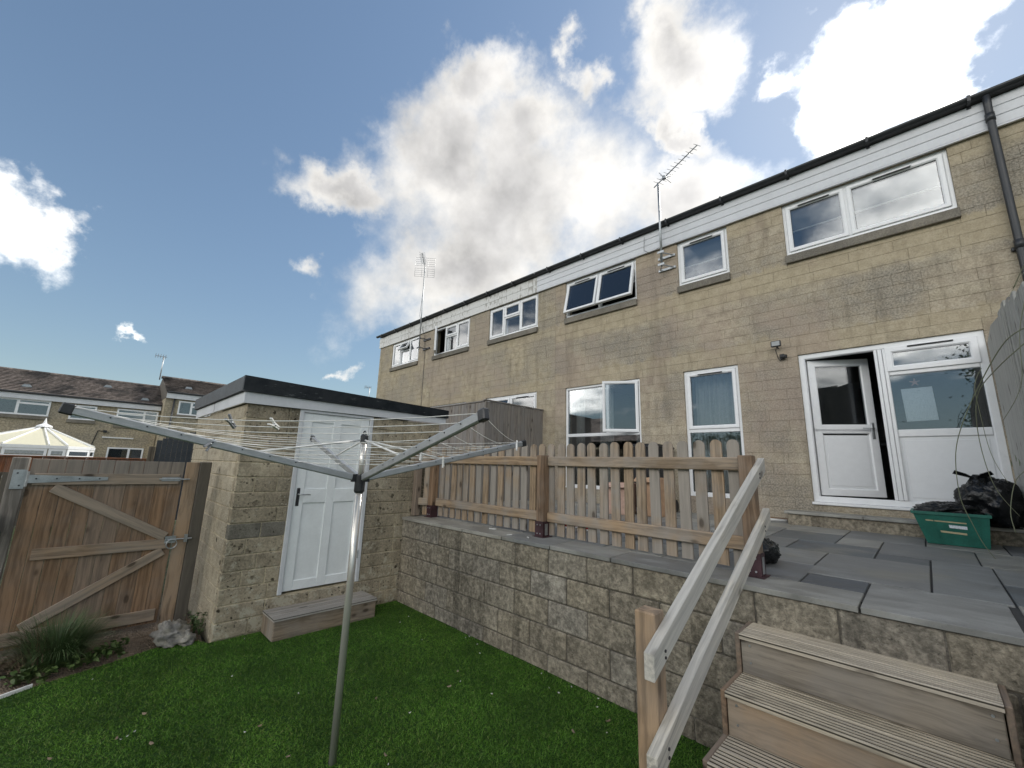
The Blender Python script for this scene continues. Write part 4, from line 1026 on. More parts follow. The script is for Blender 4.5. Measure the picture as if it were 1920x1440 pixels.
# ================================================================== ROTARY CLOTHES LINE
rc = thing('rotary_washing_line', (-2.71, 1.32, 0), 'grey four armed rotary washing line on a steel pole in the lawn', 'washing line')
cx, cy = -2.712, 1.316
tube('lower_pole', [(cx, cy, -.05), (cx+.001, cy, 1.0), (cx+.002, cy, 1.60)], .0225, M['chrome'], rc, 16)
tube('upper_pole', [(cx+.002, cy, 1.6), (cx+.002, cy, 1.90)], .0185, M['chrome'], rc, 16)
hub = MB(); hub.tube([(cx, cy, 1.555), (cx, cy, 1.565), (cx, cy, 1.66), (cx, cy, 1.67)], [.028, .034, .034, .028], 12); 
TIPS = []
for k in range(4):
    a = 1.4506+math.pi+k*math.pi/2; TIPS.append(Vector((cx+1.424*math.cos(a), cy+1.424*math.sin(a), 1.962)))
for tp in TIPS:
    d = Vector((tp.x-cx, tp.y-cy, 0)).normalized(); hub.box(-.014, .014, -.014, .014, -.02, .03, Matrix.Translation(Vector((cx, cy, 1.645))+d*.043))
hub.build('hub', M['blackpl'], rc)
cap = MB(); cap.tube([(cx, cy, 1.885), (cx, cy, 1.93), (cx, cy, 1.94)], [.026, .026, .018], 12)
cap.tube([(cx+.02*math.cos(t), cy, 1.94+.024*math.sin(t)) for t in [math.pi*i/8 for i in range(9)]], .004, 6); cap.build('top_cap', M['blackpl'], rc)
BASES = []
for tp in TIPS:
    d = Vector((tp.x-cx, tp.y-cy, 0)).normalized(); b0 = Vector((cx, cy, 1.655))+d*.05; BASES.append(b0)
    arm = bar('arm', b0, tp, .026, .044, M['arm'], rc, d.cross(Vector((0, 0, 1))), .006)
    ad = (tp-b0).normalized()
    e = MB(); e.box(-.017, .017, -.027, .027, -.03, .02, None, .006); X_ = d.cross(Vector((0, 0, 1))); Y_ = ad.cross(X_)
    e.build('end_cap', M['blackpl'], arm, False, Matrix.Translation(tp) @ Matrix((X_, Y_, ad)).transposed().to_4x4())
    q = MB(); q.tube([Vector((cx, cy, 1.90))+d*.022, b0.lerp(tp, .44)], .0065, 6); q.build('stay', M['whitepl'], rc, True)
    ey = MB()
    for i in range(8): c = b0.lerp(tp, .26+.104*i)+Vector((0, 0, .006)); ey.tube([c-X_*.016, c+X_*.016], .004, 6)
    ey.build('eyelet', M['blackpl'], arm)
LINES = []
for i in range(8):
    f = .26+.104*i; pts = []
    for k in range(4):
        p, q = BASES[k].lerp(TIPS[k], f), BASES[(k+1) % 4].lerp(TIPS[(k+1) % 4], f)
        for j in range(8):
            s_ = j/8; pts.append(p.lerp(q, s_)+Vector((0, 0, .012-.05*f*4*s_*(1-s_)*(.6+.4*((i*7+k*3) % 5)/4))))
    pts.append(pts[0]); LINES += pts
    tube('cord', pts, .0020, M['whiteline'], rc, 5)
def peg(px, py, mat, label, tilt=.25, up=False):
    best = min(LINES, key=lambda p: (proj(p)[0]-px)**2+(proj(p)[1]-py)**2)
    o = thing('clothes_peg', best, label, 'peg'); sgn = 1 if up else -1
    for s_ in (-1, 1):
        m = MB(); m.prism([(-.006, s_*.002, .012), (.006, s_*.002, .012), (.006, s_*.004, -.03), (.006, s_*.012, -.062), (-.006, s_*.012, -.062), (-.006, s_*.004, -.03)], (0, s_*.006, 0))
        m.build('jaw', mat, o, False, Matrix.Translation(best) @ Matrix.Rotation(R(40), 4, 'Z') @ Matrix.Rotation(tilt*sgn+(math.pi if up else 0), 4, 'X'))
    m = MB(); m.tube([(-.008, 0, -.022), (.008, 0, -.022)], .006, 8); m.build('spring', M['galv'], o, True, Matrix.Translation(best) @ Matrix.Rotation(R(40), 4, 'Z') @ Matrix.Rotation(tilt*sgn+(math.pi if up else 0), 4, 'X'))
peg(786, 850, M['whitepl'], 'white peg on a line in front of the picket fence corner post', .15)
peg(795, 852, M['whitepl'], 'white peg paired close with another on the line by the fence corner', -.35)
peg(832, 862, M['whitepl'], 'lone white peg hanging on the far right arm beside the fence', -.3)
peg(970, 838, M['whitepl'], 'pale peg clipped near the tip of the arm over the pickets', .2)
peg(452, 795, M['greypl'], 'grey peg tilted on the outer line before the stone shed corner', .9, True)
peg(510, 795, M['whitepl'], 'white peg lying across the lines in front of the shed stonework', 1.2, True)
peg(392, 845, M['greypl'], 'dark grey peg hanging under the long left arm', .8)

# ================================================================== NEIGHBOUR'S GREY BOARD FENCE
nf = thing('board_fence', (-5.95, 6.1, 1.1), 'tall grey weathered close board fence turning a corner beside the neighbour window', 'fence')
y = 5.27
while y < 6.97:
    w = .098; box('board', -5.97+random.uniform(0, .004), -5.95+random.uniform(0, .004), y, min(y+w, 6.985), 1.05, 3.0+random.uniform(-.004, .004), M['greyfence'], nf, .003); y += w+.004
box('cap_rail', -5.985, -5.93, 5.25, 6.985, 3.006, 3.03, M['greyfence'], nf, .003)
x = -5.975
while x > -9.4:
    box('board', x-.098, x, 5.27, 5.288+random.uniform(0, .004), 1.0, 2.98+random.uniform(-.004, .004), M['greyfence'], nf, .003); x -= .102
box('cap_rail', -9.4, -5.99, 5.255, 5.31, 2.985, 3.01, M['greyfence'], nf, .003)

# ================================================================== RIGHT HAND FENCE
rf = thing('boundary_fence', (.66, 5, 1.1), 'silvery weathered vertical board fence standing beside the black bags', 'fence')
def pts_on(X, L_): return [onX(a, b, X) for a, b in L_]
pp = pts_on(.66, [(1845, 680), (1857, 610), (1871, 594)]); bottom = 1.12
y0 = pp[0].y; ytop = pp[2].y
poly = [(.66, y0, bottom), (.66, y0, pp[0].z), (.66, pp[1].y, pp[1].z), (.66, ytop, pp[2].z), (.66, ytop, bottom)]
m = MB(); m.prism([(p[0]-.66, p[1]-y0, p[2]-2) for p in poly], (.022, 0, 0)); m.build('board', M['silverfence'], rf, False, Matrix.Translation((.66, y0, 2)))
y = ytop-.004; i = 0
while y > 3.3:
    w = .125; zt = 3.40-.15*(6.2-y)+random.uniform(-.03, .03)
    box('board', .66+.006*(i % 2), .682+.006*(i % 2), y-w, y, bottom, zt, M['silverfence'], rf, .004); y -= w+.003; i += 1
for z in (1.4, 2.6): box('rail', .69, .73, 3.3, y0-.1, z, z+.08, M['silverfence'], rf, .004)
# unseen boards added to darken the gap right of the steps
lb = thing('low_board_fence', (.33, 2, 0), 'low dark timber boards lining the side of the decking steps', 'fence')
y = 3.10
while y > -.4: box('board', .33, .352, y-.14, y, -.02, 1.0, M['oldwood'], lb, .003); y -= .143
# bramble stems hanging over that fence
br = thing('bramble', (.7, 5.4, 1.1), 'bare arching bramble stems trailing over the fence onto the black bags', 'plant')
def stem(pl, r0=.006, r1=.003):
    pts = [ray(a, b)*(d/ray(a, b).y)+CAM for a, b, d in pl]; sm = []
    for i in range(len(pts)-1):
        p0, p1, p2, p3 = pts[max(i-1, 0)], pts[i], pts[i+1], pts[min(i+2, len(pts)-1)]
        for j in range(6):
            t = j/6; sm.append(.5*((2*p1)+(p2-p0)*t+(2*p0-5*p1+4*p2-p3)*t*t+(3*p1-p0-3*p2+p3)*t**3))
    sm.append(pts[-1]); n = len(sm)
    tube('stem', sm, [.72*(r0+(r1-r0)*i/(n-1)) for i in range(n)], M['stem'], br, 6)
stem([(1930, 610, 4.6), (1885, 640, 5.0), (1845, 705, 5.4), (1808, 785, 5.6), (1792, 850, 5.7), (1800, 930, 5.75), (1825, 985, 5.75), (1848, 1025, 5.75), (1888, 1072, 5.5)], .0065, .003)
stem([(1925, 640, 4.6), (1870, 690, 5.0), (1835, 735, 5.4), (1831, 790, 5.6), (1845, 860, 5.7), (1870, 920, 5.8), (1912, 968, 5.9)], .006, .003)
stem([(1840, 690, 5.5), (1828, 720, 5.5), (1834, 760, 5.5), (1858, 850, 5.6), (1890, 905, 5.7)], .004, .0025)
stem([(1900, 540, 5.0), (1925, 490, 4.8), (1930, 520, 4.6), (1912, 620, 4.6), (1915, 720, 4.6), (1880, 790, 4.8)], .005, .0025)
stem([(1880, 575, 6.2), (1898, 545, 6.3), (1920, 510, 6.3)], .004, .002)
stem([(1905, 1000, 5.0), (1895, 960, 5.0), (1903, 905, 5.0), (1925, 880, 5.0)], .004, .003)
q = MB()
for a, b in ((1905, 858), (1912, 866), (1897, 868)):
    c = onX(a, b, .60); q.prism([c, c+Vector((0, .05, .03)), c+Vector((.01, .09, .0)), c+Vector((0, .05, -.035))], (.002, 0, 0))
q.build('leaf', M['weed'], br)
# ================================================================== BAGS, BOXES AND CLUTTER
def lumpy(name, c, r, mat, seed, fold=.16, parent=None, sag=.25, nu=72, nv=48, M0=None):
    from mathutils import noise
    m = MB(); o = Vector((seed*3.1, seed*1.7, seed))
    for j in range(nv+1):
        ph = math.pi*j/nv
        for i in range(nu):
            th = 2*math.pi*i/nu; d = Vector((math.sin(ph)*math.cos(th), math.sin(ph)*math.sin(th), math.cos(ph)))
            k = 1+fold*(noise.noise(d*2.1+o)+.6*abs(noise.noise(d*5.3+o))+.3*noise.noise(d*11+o)-.45*abs(noise.noise(d*Vector((7, 7, 3.2)) if False else Vector((d.x*7.5, d.y*7.5, d.z*2.6))+o*2)))
            p = Vector((d.x*r[0], d.y*r[1], d.z*r[2]))*k
            zf = -r[2]*(1-sag)
            if p.z < zf: p.z = zf+(p.z-zf)*.08; 
            m.v.append((c[0]+p.x, c[1]+p.y, c[2]+p.z))
    for j in range(nv):
        for i in range(nu): i2 = (i+1) % nu; m.f.append((j*nu+i, (j+1)*nu+i, (j+1)*nu+i2, j*nu+i2))
    return m.build(name, mat, parent, True)
bag = thing('bin_bag', (.45, 6.75, 1.29), 'full knotted black bin bag slumped against the door panel', 'bin bag')
lumpy('bag_body', (.43, 6.72, 1.52), (.25, .22, .27), M['bag'], 2, .2, bag, .16)
q = MB()
for s_ in (-1, 1):
    c = Vector((.36, 6.66, 1.77)); q.prism([c, c+Vector((s_*.05-.02, -.02, .05)), c+Vector((s_*.13-.02, -.01, .085)), c+Vector((s_*.15-.02, .02, .05)), c+Vector((s_*.05, .02, .01))], (0, .03, .005))
q.build('tied_ears', M['bag'], bag)
gb = thing('recycling_box', (.1, 6.42, 1.11), 'dark green plastic recycling box with taped label at the foot of the step', 'box')
zb = PZ(6.4)+.002; gx0, gx1, gy0, gy1 = -.085, .345, 6.215, 6.60
tx0, tx1, ty0, ty1, zt = -.165, .372, 6.175, 6.635, zb+.30
def taper(m, b, t, z0, z1, th):
    A = [(b[0], b[2], z0), (b[1], b[2], z0), (b[1], b[3], z0), (b[0], b[3], z0)]; T = [(t[0], t[2], z1), (t[1], t[2], z1), (t[1], t[3], z1), (t[0], t[3], z1)]
    I = [(t[0]+th, t[2]+th, z1), (t[1]-th, t[2]+th, z1), (t[1]-th, t[3]-th, z1), (t[0]+th, t[3]-th, z1)]; J = [(b[0]+th, b[2]+th, z0+th), (b[1]-th, b[2]+th, z0+th), (b[1]-th, b[3]-th, z0+th), (b[0]+th, b[3]-th, z0+th)]
    k = len(m.v); m.v += A+T+I+J; m.f.append((k+3, k+2, k+1, k)); m.f.append((k+12, k+13, k+14, k+15))
    for i in range(4):
        j = (i+1) % 4
        m.f += [(k+i, k+j, k+4+j, k+4+i), (k+4+i, k+4+j, k+8+j, k+8+i), (k+8+i, k+8+j, k+12+j, k+12+i)]
m = MB(); taper(m, (gx0, gx1, gy0, gy1), (tx0, tx1, ty0, ty1), zb, zt, .006); m.build('tub', M['greenpl'], gb)
m = MB(); m.ring(tx0-.014, tx1+.014, ty0-.014, ty1+.014, [(0, 0), (0, .028), (.02, .028), (.02, 0)]); m.v = [(a, c, zt-.012+b) for a, b, c in m.v]; m.build('rim', M['greenpl'], gb)
def onfront(u0, u1, f0, f1, mat, name, tilt=0, dy=.003):
    def P(u, f): 
        yy = gy0+(ty0-gy0)*f-dy; xl = gx0+(tx0-gx0)*f; xr = gx1+(tx1-gx1)*f; return (xl+(xr-xl)*u, yy, zb+(zt-zb)*f)
    m = MB(); m.prism([P(u0, f0+tilt), P(u1, f0-tilt), P(u1, f1-tilt), P(u0, f1+tilt)], (0, .0025, 0)); m.build(name, mat, gb)
onfront(.14, .70, .73, .77, M['label'], 'tape', .012); onfront(.30, .68, .38, .44, M['label'], 'tape', .016)
onfront(.45, .70, .55, .65, M['paper'], 'label_sticker', .008)
for u in (.25, .86): onfront(u, u+.012, .03, .93, M['greenpl'], 'rib', 0, .006)
fb = lumpy('bin_bag', (.10, 6.41, zt+.01), (.25, .21, .10), M['bag'], 5, .25, None, .6); tag(fb, 'flat black bin bag heaped inside the green recycling box', 'bin bag')
fb = lumpy('bin_bag', (-1.03, 3.92, PZ(3.9)+.085), (.12, .19, .10), M['bag'], 8, .2, None, .12); tag(fb, 'small dark bag on the paving behind the fence end post', 'bin bag')
wb = thing('wheelie_bin', (-3.25, 6.55, 1.11), 'black wheelie bin against the house wall between two windows', 'wheelie bin')
zb = PZ(6.5)
m = MB(); taper(m, (-3.46, -3.06, 6.36, 6.78), (-3.52, -2.99, 6.30, 6.86), zb+.06, zb+1.0, .01); m.build('bin_body', M['bin'], wb)
m = MB(); m.box(-3.54, -2.97, 6.27, 6.89, zb+1.002, zb+1.045, None, .012); m.box(-3.47, -3.04, 6.32, 6.82, zb+1.045, zb+1.075, None, .02); m.build('lid', M['bin'], wb)
m = MB(); m.tube([(-3.45, 6.91, zb+1.03), (-3.06, 6.91, zb+1.03)], .014, 8); m.tube([(-3.45, 6.91, zb+1.03), (-3.45, 6.86, zb+1.0)], .014, 8); m.tube([(-3.06, 6.91, zb+1.03), (-3.06, 6.86, zb+1.0)], .014, 8); m.build('handle', M['bin'], wb, True)
for xx in (-3.54, -2.98): 
    m = MB(); m.tube([(xx-.02, 6.80, zb+.1), (xx+.03, 6.80, zb+.1)], .1, 18); m.build('wheel', M['blackpl'], wb)
def carton(x0, x1, y0, y1, h, mat, label, rot):
    zb = PZ((y0+y1)/2); o = thing('carton', ((x0+x1)/2, (y0+y1)/2, zb), label, 'box'); cxx, cyy = (x0+x1)/2, (y0+y1)/2
    Mx = Matrix.Translation((cxx, cyy, zb)) @ Matrix.Rotation(rot, 4, 'Z'); w, d = (x1-x0)/2, (y1-y0)/2
    m = MB(); taper(m, (-w, w, -d, d), (-w, w, -d, d), 0.003, h, .004); m.build('carton_body', mat, o, False, Mx)
    for s_ in (-1, 1): m = MB(); m.prism([(-w, s_*d, h), (w, s_*d, h), (w, s_*(d+.09), h-.06), (-w, s_*(d+.09), h-.06)], (0, 0, .004)); m.build('flap', mat, o, False, Mx)
carton(-3.62, -3.22, 5.72, 6.05, .46, M['cardpink'], 'pinkish printed carton standing in front of the black wheelie bin', .3)
carton(-3.15, -2.83, 5.9, 6.18, .55, M['card'], 'plain brown carton beside the wheelie bin behind the pickets', -.2)
def bottle(x, y, r, h, mat, capm, label, lie=None):
    zb = PZ(y); o = thing('bottle', (x, y, zb), label, 'bottle'); Mx = Matrix.Translation((x, y, zb+(r if lie is not None else .001)))
    if lie is not None: Mx = Mx @ Matrix.Rotation(lie, 4, 'Z') @ Matrix.Rotation(math.pi/2, 4, 'Y')
    m = MB(); m.tube([(0, 0, 0), (0, 0, .01), (0, 0, h*.62), (0, 0, h*.78), (0, 0, h*.82), (0, 0, h*.92)], [r*.9, r, r, r*.55, r*.36, r*.36], 14); m.build('bottle_body', mat, o, True, Mx)
    m = MB(); m.tube([(0, 0, h*.921), (0, 0, h)], r*.4, 12); m.build('cap', capm, o, False, Mx)
def shoe(x, y, rot, label):
    zb = PZ(y); o = thing('shoe', (x, y, zb), label, 'shoe', 'pair of red shoes'); Mx = Matrix.Translation((x, y, zb)) @ Matrix.Rotation(rot, 4, 'Z')
    s_ = lumpy('upper', (0, 0, .055), (.125, .045, .06), M['red'], 3, .08, o, .2, 20, 12); s_.matrix_basis = Mx
    m = MB(); m.box(-.13, .13, -.047, .047, .002, .022, None, .008); m.build('sole', M['whitepl'], o, False, Mx)
shoe(-3.05, 4.15, 1.2, 'red shoe with white sole nearer the middle fence post'); shoe(-2.83, 4.12, 1.5, 'red shoe with white sole nearer the silver bottle')
bottle(-2.25, 4.0, .05, .24, M['silver'], M['whitepl'], 'silver bottle lying on the patio behind the pickets', .7)
bottle(-1.36, 3.85, .045, .22, M['silver'], M['whitepl'], 'silver bottle standing close behind the last pickets', None)
bottle(-1.75, 4.2, .05, .26, M['greenpl'], M['whitepl'], 'green bottle lying on the paving near the silver bottle', 2.2)
wr = lumpy('wrapper', (-2.0, 4.35, PZ(4.35)+.05), (.14, .09, .055), M['whitepl'], 4, .4, None, .15, 24, 14); tag(wr, 'crumpled white carrier bag on the patio behind the pickets', 'bag')
box('skirting_plank', -2.2, -1.42, 6.955, 6.99, 1.105, 1.165, M['post']); tag(bpy.data.objects['skirting_plank'], 'reddish plank lying along the foot of the house wall', 'plank')
tube('waste_pipe', [(-2.0, 6.90, 1.135), (-1.46, 6.93, 1.135)], .016, M['whitepl']); tag(bpy.data.objects['waste_pipe'], 'short white plastic pipe lying beside the door step', 'pipe')
for i, (a, b, ln) in enumerate(((940, 990, .09), (955, 1003, .06), (990, 1008, .05))):
    c = onZ(a, b, 1.056); m = MB(); m.box(-ln/2, ln/2, -.008, .008, 0, .008, None, .002); o = m.build('peg_fragment', M['whitepl'], None, False, Matrix.Translation((c.x, min(c.y, 3.38), PZ(3.3)+.001)) @ Matrix.Rotation(i*1.1+.3, 4, 'Z')); tag(o, 'scrap of white plastic lying on the wall coping', 'litter', 'white scraps on the coping')

# ================================================================== GATE
GX = -5.90
gt = thing('garden_gate', (GX, .2, 0), 'brown ledged and braced timber gate with galvanised hinge beside the shed', 'gate')
ys = np.linspace(-.335, .80, 11)
for i in range(10): box('board', GX-.02+random.uniform(-.002, .002), GX, ys[i]+.0015, ys[i+1]-.0015, .065+random.uniform(-.004, .004), 1.70+random.uniform(-.002, .002), M['gate'], gt, .003)
def ledge(p0, p1, w=.10, mat='gatebrace', dx=0): bar('ledge', (GX+.0115+dx, p0[0], p0[1]), (GX+.0115+dx, p1[0], p1[1]), .022, w, M[mat], gt, (1, 0, 0), .003)
ledge((-.30, 1.515), (.77, 1.515), .105); ledge((-.20, .845), (.77, .845), .10); ledge((-.30, .15), (.77, .15), .11)
ledge((-.16, 1.44), (.74, .915), .09, 'gatebrace', -.0015); ledge((-.16, .22), (.74, .775), .09, 'gatebrace', -.0015)
m = MB(); m.prism([(GX+.0235, -.33, 1.555), (GX+.0235, .20, 1.535), (GX+.0235, .20, 1.505), (GX+.0235, -.33, 1.480)], (.005, 0, 0)); m.prism([(GX+.0235, -.43, 1.60), (GX+.0235, -.345, 1.60), (GX+.0235, -.345, 1.43), (GX+.0235, -.43, 1.43)], (.006, 0, 0))
m.tube([(GX+.03, -.337, 1.45), (GX+.03, -.337, 1.585)], .010, 8); hg = m.build('strap_hinge', M['galv'], gt)
q = MB()
for yy, zz in ((-.40, 1.57), (-.375, 1.46), (-.28, 1.52), (-.15, 1.52), (.0, 1.52), (.14, 1.52)): q.tube([(GX+.028, yy, zz), (GX+.034, yy, zz)], .007, 8)
q.build('bolt', M['ironh'], hg)
m = MB(); m.tube([(GX+.03, .60, 1.515), (GX+.03, .86, 1.515)], .008, 8); m.box(GX+.0235, GX+.03, .62, .78, 1.495, 1.535); m.build('bolt_bar', M['galv'], gt)
m = MB(); c = Vector((GX+.045, .80, .87)); m.tube([c+Vector((.0, .045*math.cos(a), .045*math.sin(a)-.03)) for a in [2*math.pi*i/16 for i in range(17)]], .006, 6, False); m.build('ring_handle', M['galv'], gt, True)
m = MB(); m.tube([(GX+.035, .76, .885), (GX+.035, .97, .885)], .008, 8); m.box(GX+.012, GX+.03, .74, .83, .85, .92); m.box(GX+.028, GX+.045, .90, .93, .85, .93); m.build('latch', M['galv'], gt)
gp = thing('gate_post', (GX, 1.0, 0), 'dark rotting timber post and jamb board between gate and shed wall', 'post')
box('jamb_board', GX-.025, GX+.004, .815, .935, .04, 1.70, M['gatebrace'], gp, .003); box('post', GX-.08, GX+.025, .94, 1.045, -.05, 1.705, M['oldwood'], gp, .006)
gp2 = thing('gate_post', (GX, -.4, 0), 'grey weathered hinge post at the far side of the gate', 'post')
box('post', GX-.08, GX+.022, -.455, -.345, -.05, 1.71, M['greyfence'], gp2, .006)
# leaning old boards and debris outside the gate post
ob = thing('fence_panel', (GX, -1.0, 0), 'low leaning run of grey rotten fence boards beside the hinge post', 'fence')
for i in range(10):
    yy = -.48-.15*i; bar('board', (GX+.03, yy, -.03), (GX-.22-.02*math.sin(i*2.1), yy-.02, 1.15-.05*(i % 3)), .14, .02, M['greyfence'], ob, (0, 1, 0), .003)
bk = thing('bucket', (-5.75, -.62, .95), 'black plastic tub resting against the leaning boards', 'tub')
m = MB(); m.tube([(0, 0, 0), (0, 0, .16), (0, 0, .17)], [.075, .095, .102], 18); m.tube([(0, 0, .10), (0, 0, .1705)], [.06, .088], 18); m.build('tub_body', M['blackpl'], bk, True, Matrix.Translation((-5.83, -.60, 1.08)) @ Matrix.Rotation(R(-70), 4, 'X'))
# white board and edging strip on the soil
wbd = MB(); wbd.box(-.25, .25, -.16, .16, 0, .012, None, .003); o = wbd.build('broken_board', M['whitepl'], None, False, Matrix.Translation((-5.52, -.42, .06)) @ Matrix.Rotation(R(22), 4, 'Z') @ Matrix.Rotation(R(14), 4, 'Y')); tag(o, 'dirty white broken board lying on the soil beside the grass clump', 'board')
a, b = onZ(-40, 1325, 0), onZ(60, 1289, 0)
o = bar('edging_strip', (a.x, a.y, .012), (b.x, b.y, .012), .012, .03, M['whitepl'], None, (1, 0, 0)); tag(o, 'thin white plastic strip lying along the turf edge', 'edging')
o = lumpy('rubble_rock', (-5.42, .86, .07), (.17, .13, .10), M['rock'], 6, .5, None, .4, 30, 20); tag(o, 'rough grey lump of rubble at the corner between gate and shed', 'rock')
o = lumpy('rubble_rock', (-5.30, .97, .03), (.10, .07, .06), M['rock'], 9, .5, None, .4, 24, 16); tag(o, 'smaller flat grey stone beside the big rubble lump', 'rock')
# plants
def ribbons(name, c, n, L0, L1, mat, parent, spread=.9, w=.004, seed=1):
    rr_ = random.Random(seed); m = MB()
    for i in range(n):
        a = rr_.uniform(0, 2*math.pi); L = rr_.uniform(L0, L1); out = rr_.uniform(.25, 1)*spread; r0 = rr_.uniform(0, .17)
        d = Vector((math.cos(a), math.sin(a), 0)); s_ = Vector((-d.y, d.x, 0)); k = len(m.v); seg = 6; p = Vector(c)+d*r0
        el = math.pi/2-.55*out; ww = w*rr_.uniform(.7, 1.3)
        for j in range(seg+1):
            f = j/seg; wj = ww*(1-f*.9); m.v += [tuple(p-s_*wj), tuple(p+s_*wj)]
            p = p+(d*math.cos(el)+Vector((0, 0, 1))*math.sin(el))*L/seg; el -= (2.2*out)/seg*(.5+f)
        for j in range(seg): m.f.append((k+2*j, k+2*j+1, k+2*j+3, k+2*j+2))
    return m.build(name, mat, parent)
cl = thing('grass_clump', (-5.42, .06, 0), 'large arching dark green grass clump growing in front of the gate', 'plant')
ribbons('grass_blades', (-5.45, .10, .02), 1500, .22, .46, M['clump'], cl, 1.0, .0034, 3); ribbons('dry_blades', (-5.47, .02, .02), 260, .2, .42, M['dry'], cl, 1.1, .003, 5)
def leafy(name, spots, label, mat, n=14, r=.10, hl=.16, seed=2, size=.035):
    rr_ = random.Random(seed); o = thing(name, (spots[0][0], spots[0][1], 0), label, 'plant'); lf = MB(); stm = MB()
    for sx, sy in spots:
        for i in range(n):
            a = rr_.uniform(0, 6.28); h = rr_.uniform(.3, 1)*hl; e = Vector((sx+r*rr_.uniform(.2, 1)*math.cos(a), sy+r*rr_.uniform(.2, 1)*math.sin(a), h))
            stm.tube([(sx, sy, .0), (sx*.5+e.x*.5, sy*.5+e.y*.5, h*.7), e], .0016, 4, False)
            for q_ in range(3):
                c = e+Vector((rr_.uniform(-.02, .02), rr_.uniform(-.02, .02), rr_.uniform(-.03, .01))); u_ = Vector((rr_.uniform(-1, 1), rr_.uniform(-1, 1), rr_.uniform(-.4, .5))).normalized(); v_ = u_.orthogonal().normalized(); s_ = size*rr_.uniform(.6, 1.3)
                k = len(lf.v); lf.v += [tuple(c-u_*s_), tuple(c-u_*s_*.2+v_*s_*.45), tuple(c+u_*s_), tuple(c-u_*s_*.2-v_*s_*.45)]; lf.f.append((k, k+1, k+2, k+3))
    stm.build('stalks', mat, o); lf.build('leaves', mat, o)
leafy('weed', [(-5.28, .30), (-5.33, .42), (-5.36, .50), (-5.24, .22)], 'low broad leaved weeds spilling onto the turf edge right of the grass clump', M['weed'], 12, .09, .12, 4)
leafy('weed', [(-5.16, -.02), (-5.2, -.10), (-5.14, .05)], 'pale broad leaved weeds at the end of the white strip', M['weed'], 12, .08, .11, 6)
leafy('weed', [(-5.50, 1.06), (-5.62, 1.08), (-5.42, 1.09)], 'small dark weed tuft growing at the foot of the shed wall', M['clump'], 12, .09, .22, 7, .022)
leafy('dead_stalks', [(-5.5, -.22), (-5.55, -.1), (-5.45, -.3)], 'brown dead stalks lying on the soil beside the white board', M['dry'], 22, .18, .08, 8, .02)
# leaves and petals on the turf
def litter(px, py, kind, i):
    c = onZ(px, py, .022); rr_ = random.Random(i*5+1); s_ = rr_.uniform(.010, .017) if kind == 'leaf' else rr_.uniform(.004, .007)
    m = MB(); n = 6; pts = []
    for k in range(n): a = 2*math.pi*k/n; pts.append((s_*1.5*math.cos(a), s_*.7*math.sin(a), .004*math.cos(2*a)+rr_.uniform(0, .004)))
    m.prism(pts, (0, 0, .0012)); o = m.build('fallen_leaf' if kind == 'leaf' else 'petal', M['deadleaf'] if kind == 'leaf' else M['petal'], None, False, Matrix.Translation(c) @ Matrix.Rotation(rr_.uniform(0, 6), 4, 'Z') @ Matrix.Rotation(rr_.uniform(-.4, .4), 4, 'X'))
    if kind == 'leaf': tag(o, 'curled pale brown dead leaf lying on the turf', 'leaf', 'dead leaves on the turf')
    else: tag(o, 'tiny white petal lying on the turf', 'petal', 'white petals on the turf')
for i, (a, b) in enumerate([(487, 1361), (842, 1287), (723, 1416), (271, 1338), (219, 1385), (284, 1394), (540, 1418), (94, 1423), (858, 1259), (1075, 1372), (705, 1310), (1140, 1352)]): litter(a, b, 'leaf', i)
for i, (a, b) in enumerate([(435, 1268), (226, 1387), (238, 1381), (252, 1372), (458, 1198), (863, 1278), (768, 1337), (922, 1301), (900, 1225), (880, 1193), (873, 1196), (895, 1208), (1015, 1263), (1048, 1299), (1122, 1310), (1120, 1326), (1138, 1374), (791, 1200), (750, 1167), (766, 1156), (173, 1274), (459, 1373), (560, 1300), (640, 1250), (728, 1434), (1030, 1290), (1072, 1288)]): litter(a, b, 'petal', i+40)

# ================================================================== BEYOND THE GATE
mf = thing('stained_fence', (-16, -5, 0), 'red brown stained fence with dark gravel board beyond the gate', 'fence')
yy = -14.0
while yy < 1.75: box('board', -16.02, -16, yy, yy+.19, 1.28, 1.66, M['redfence'], mf, .004); box('gravel_board', -16.015, -15.995, yy, yy+.19, 0, 1.275, M['oldwood'], mf, .004); yy += .195
box('cap_rail', -16.04, -15.97, -14, 1.76, 1.662, 1.69, M['redfence'], mf, .004)
dg = thing('side_gate', (-15, 1.7, 0), 'dark blue grey vertical board gate with curved top behind the timber gate', 'gate')
for i in range(9):
    f = i/8; y0 = 1.33+.115*i; a = 2.20+.30*math.sin(f*1.5); box('board', -15.02, -15, y0, y0+.112, .05, a, M['darkpanel'], dg, .004)
box('post', -15.08, -14.95, 1.19, 1.32, -.05, 2.02, M['oldwood'], dg, .006); box('post', -15.08, -14.95, 2.37, 2.50, -.05, 2.62, M['darkpanel'], dg, .006)

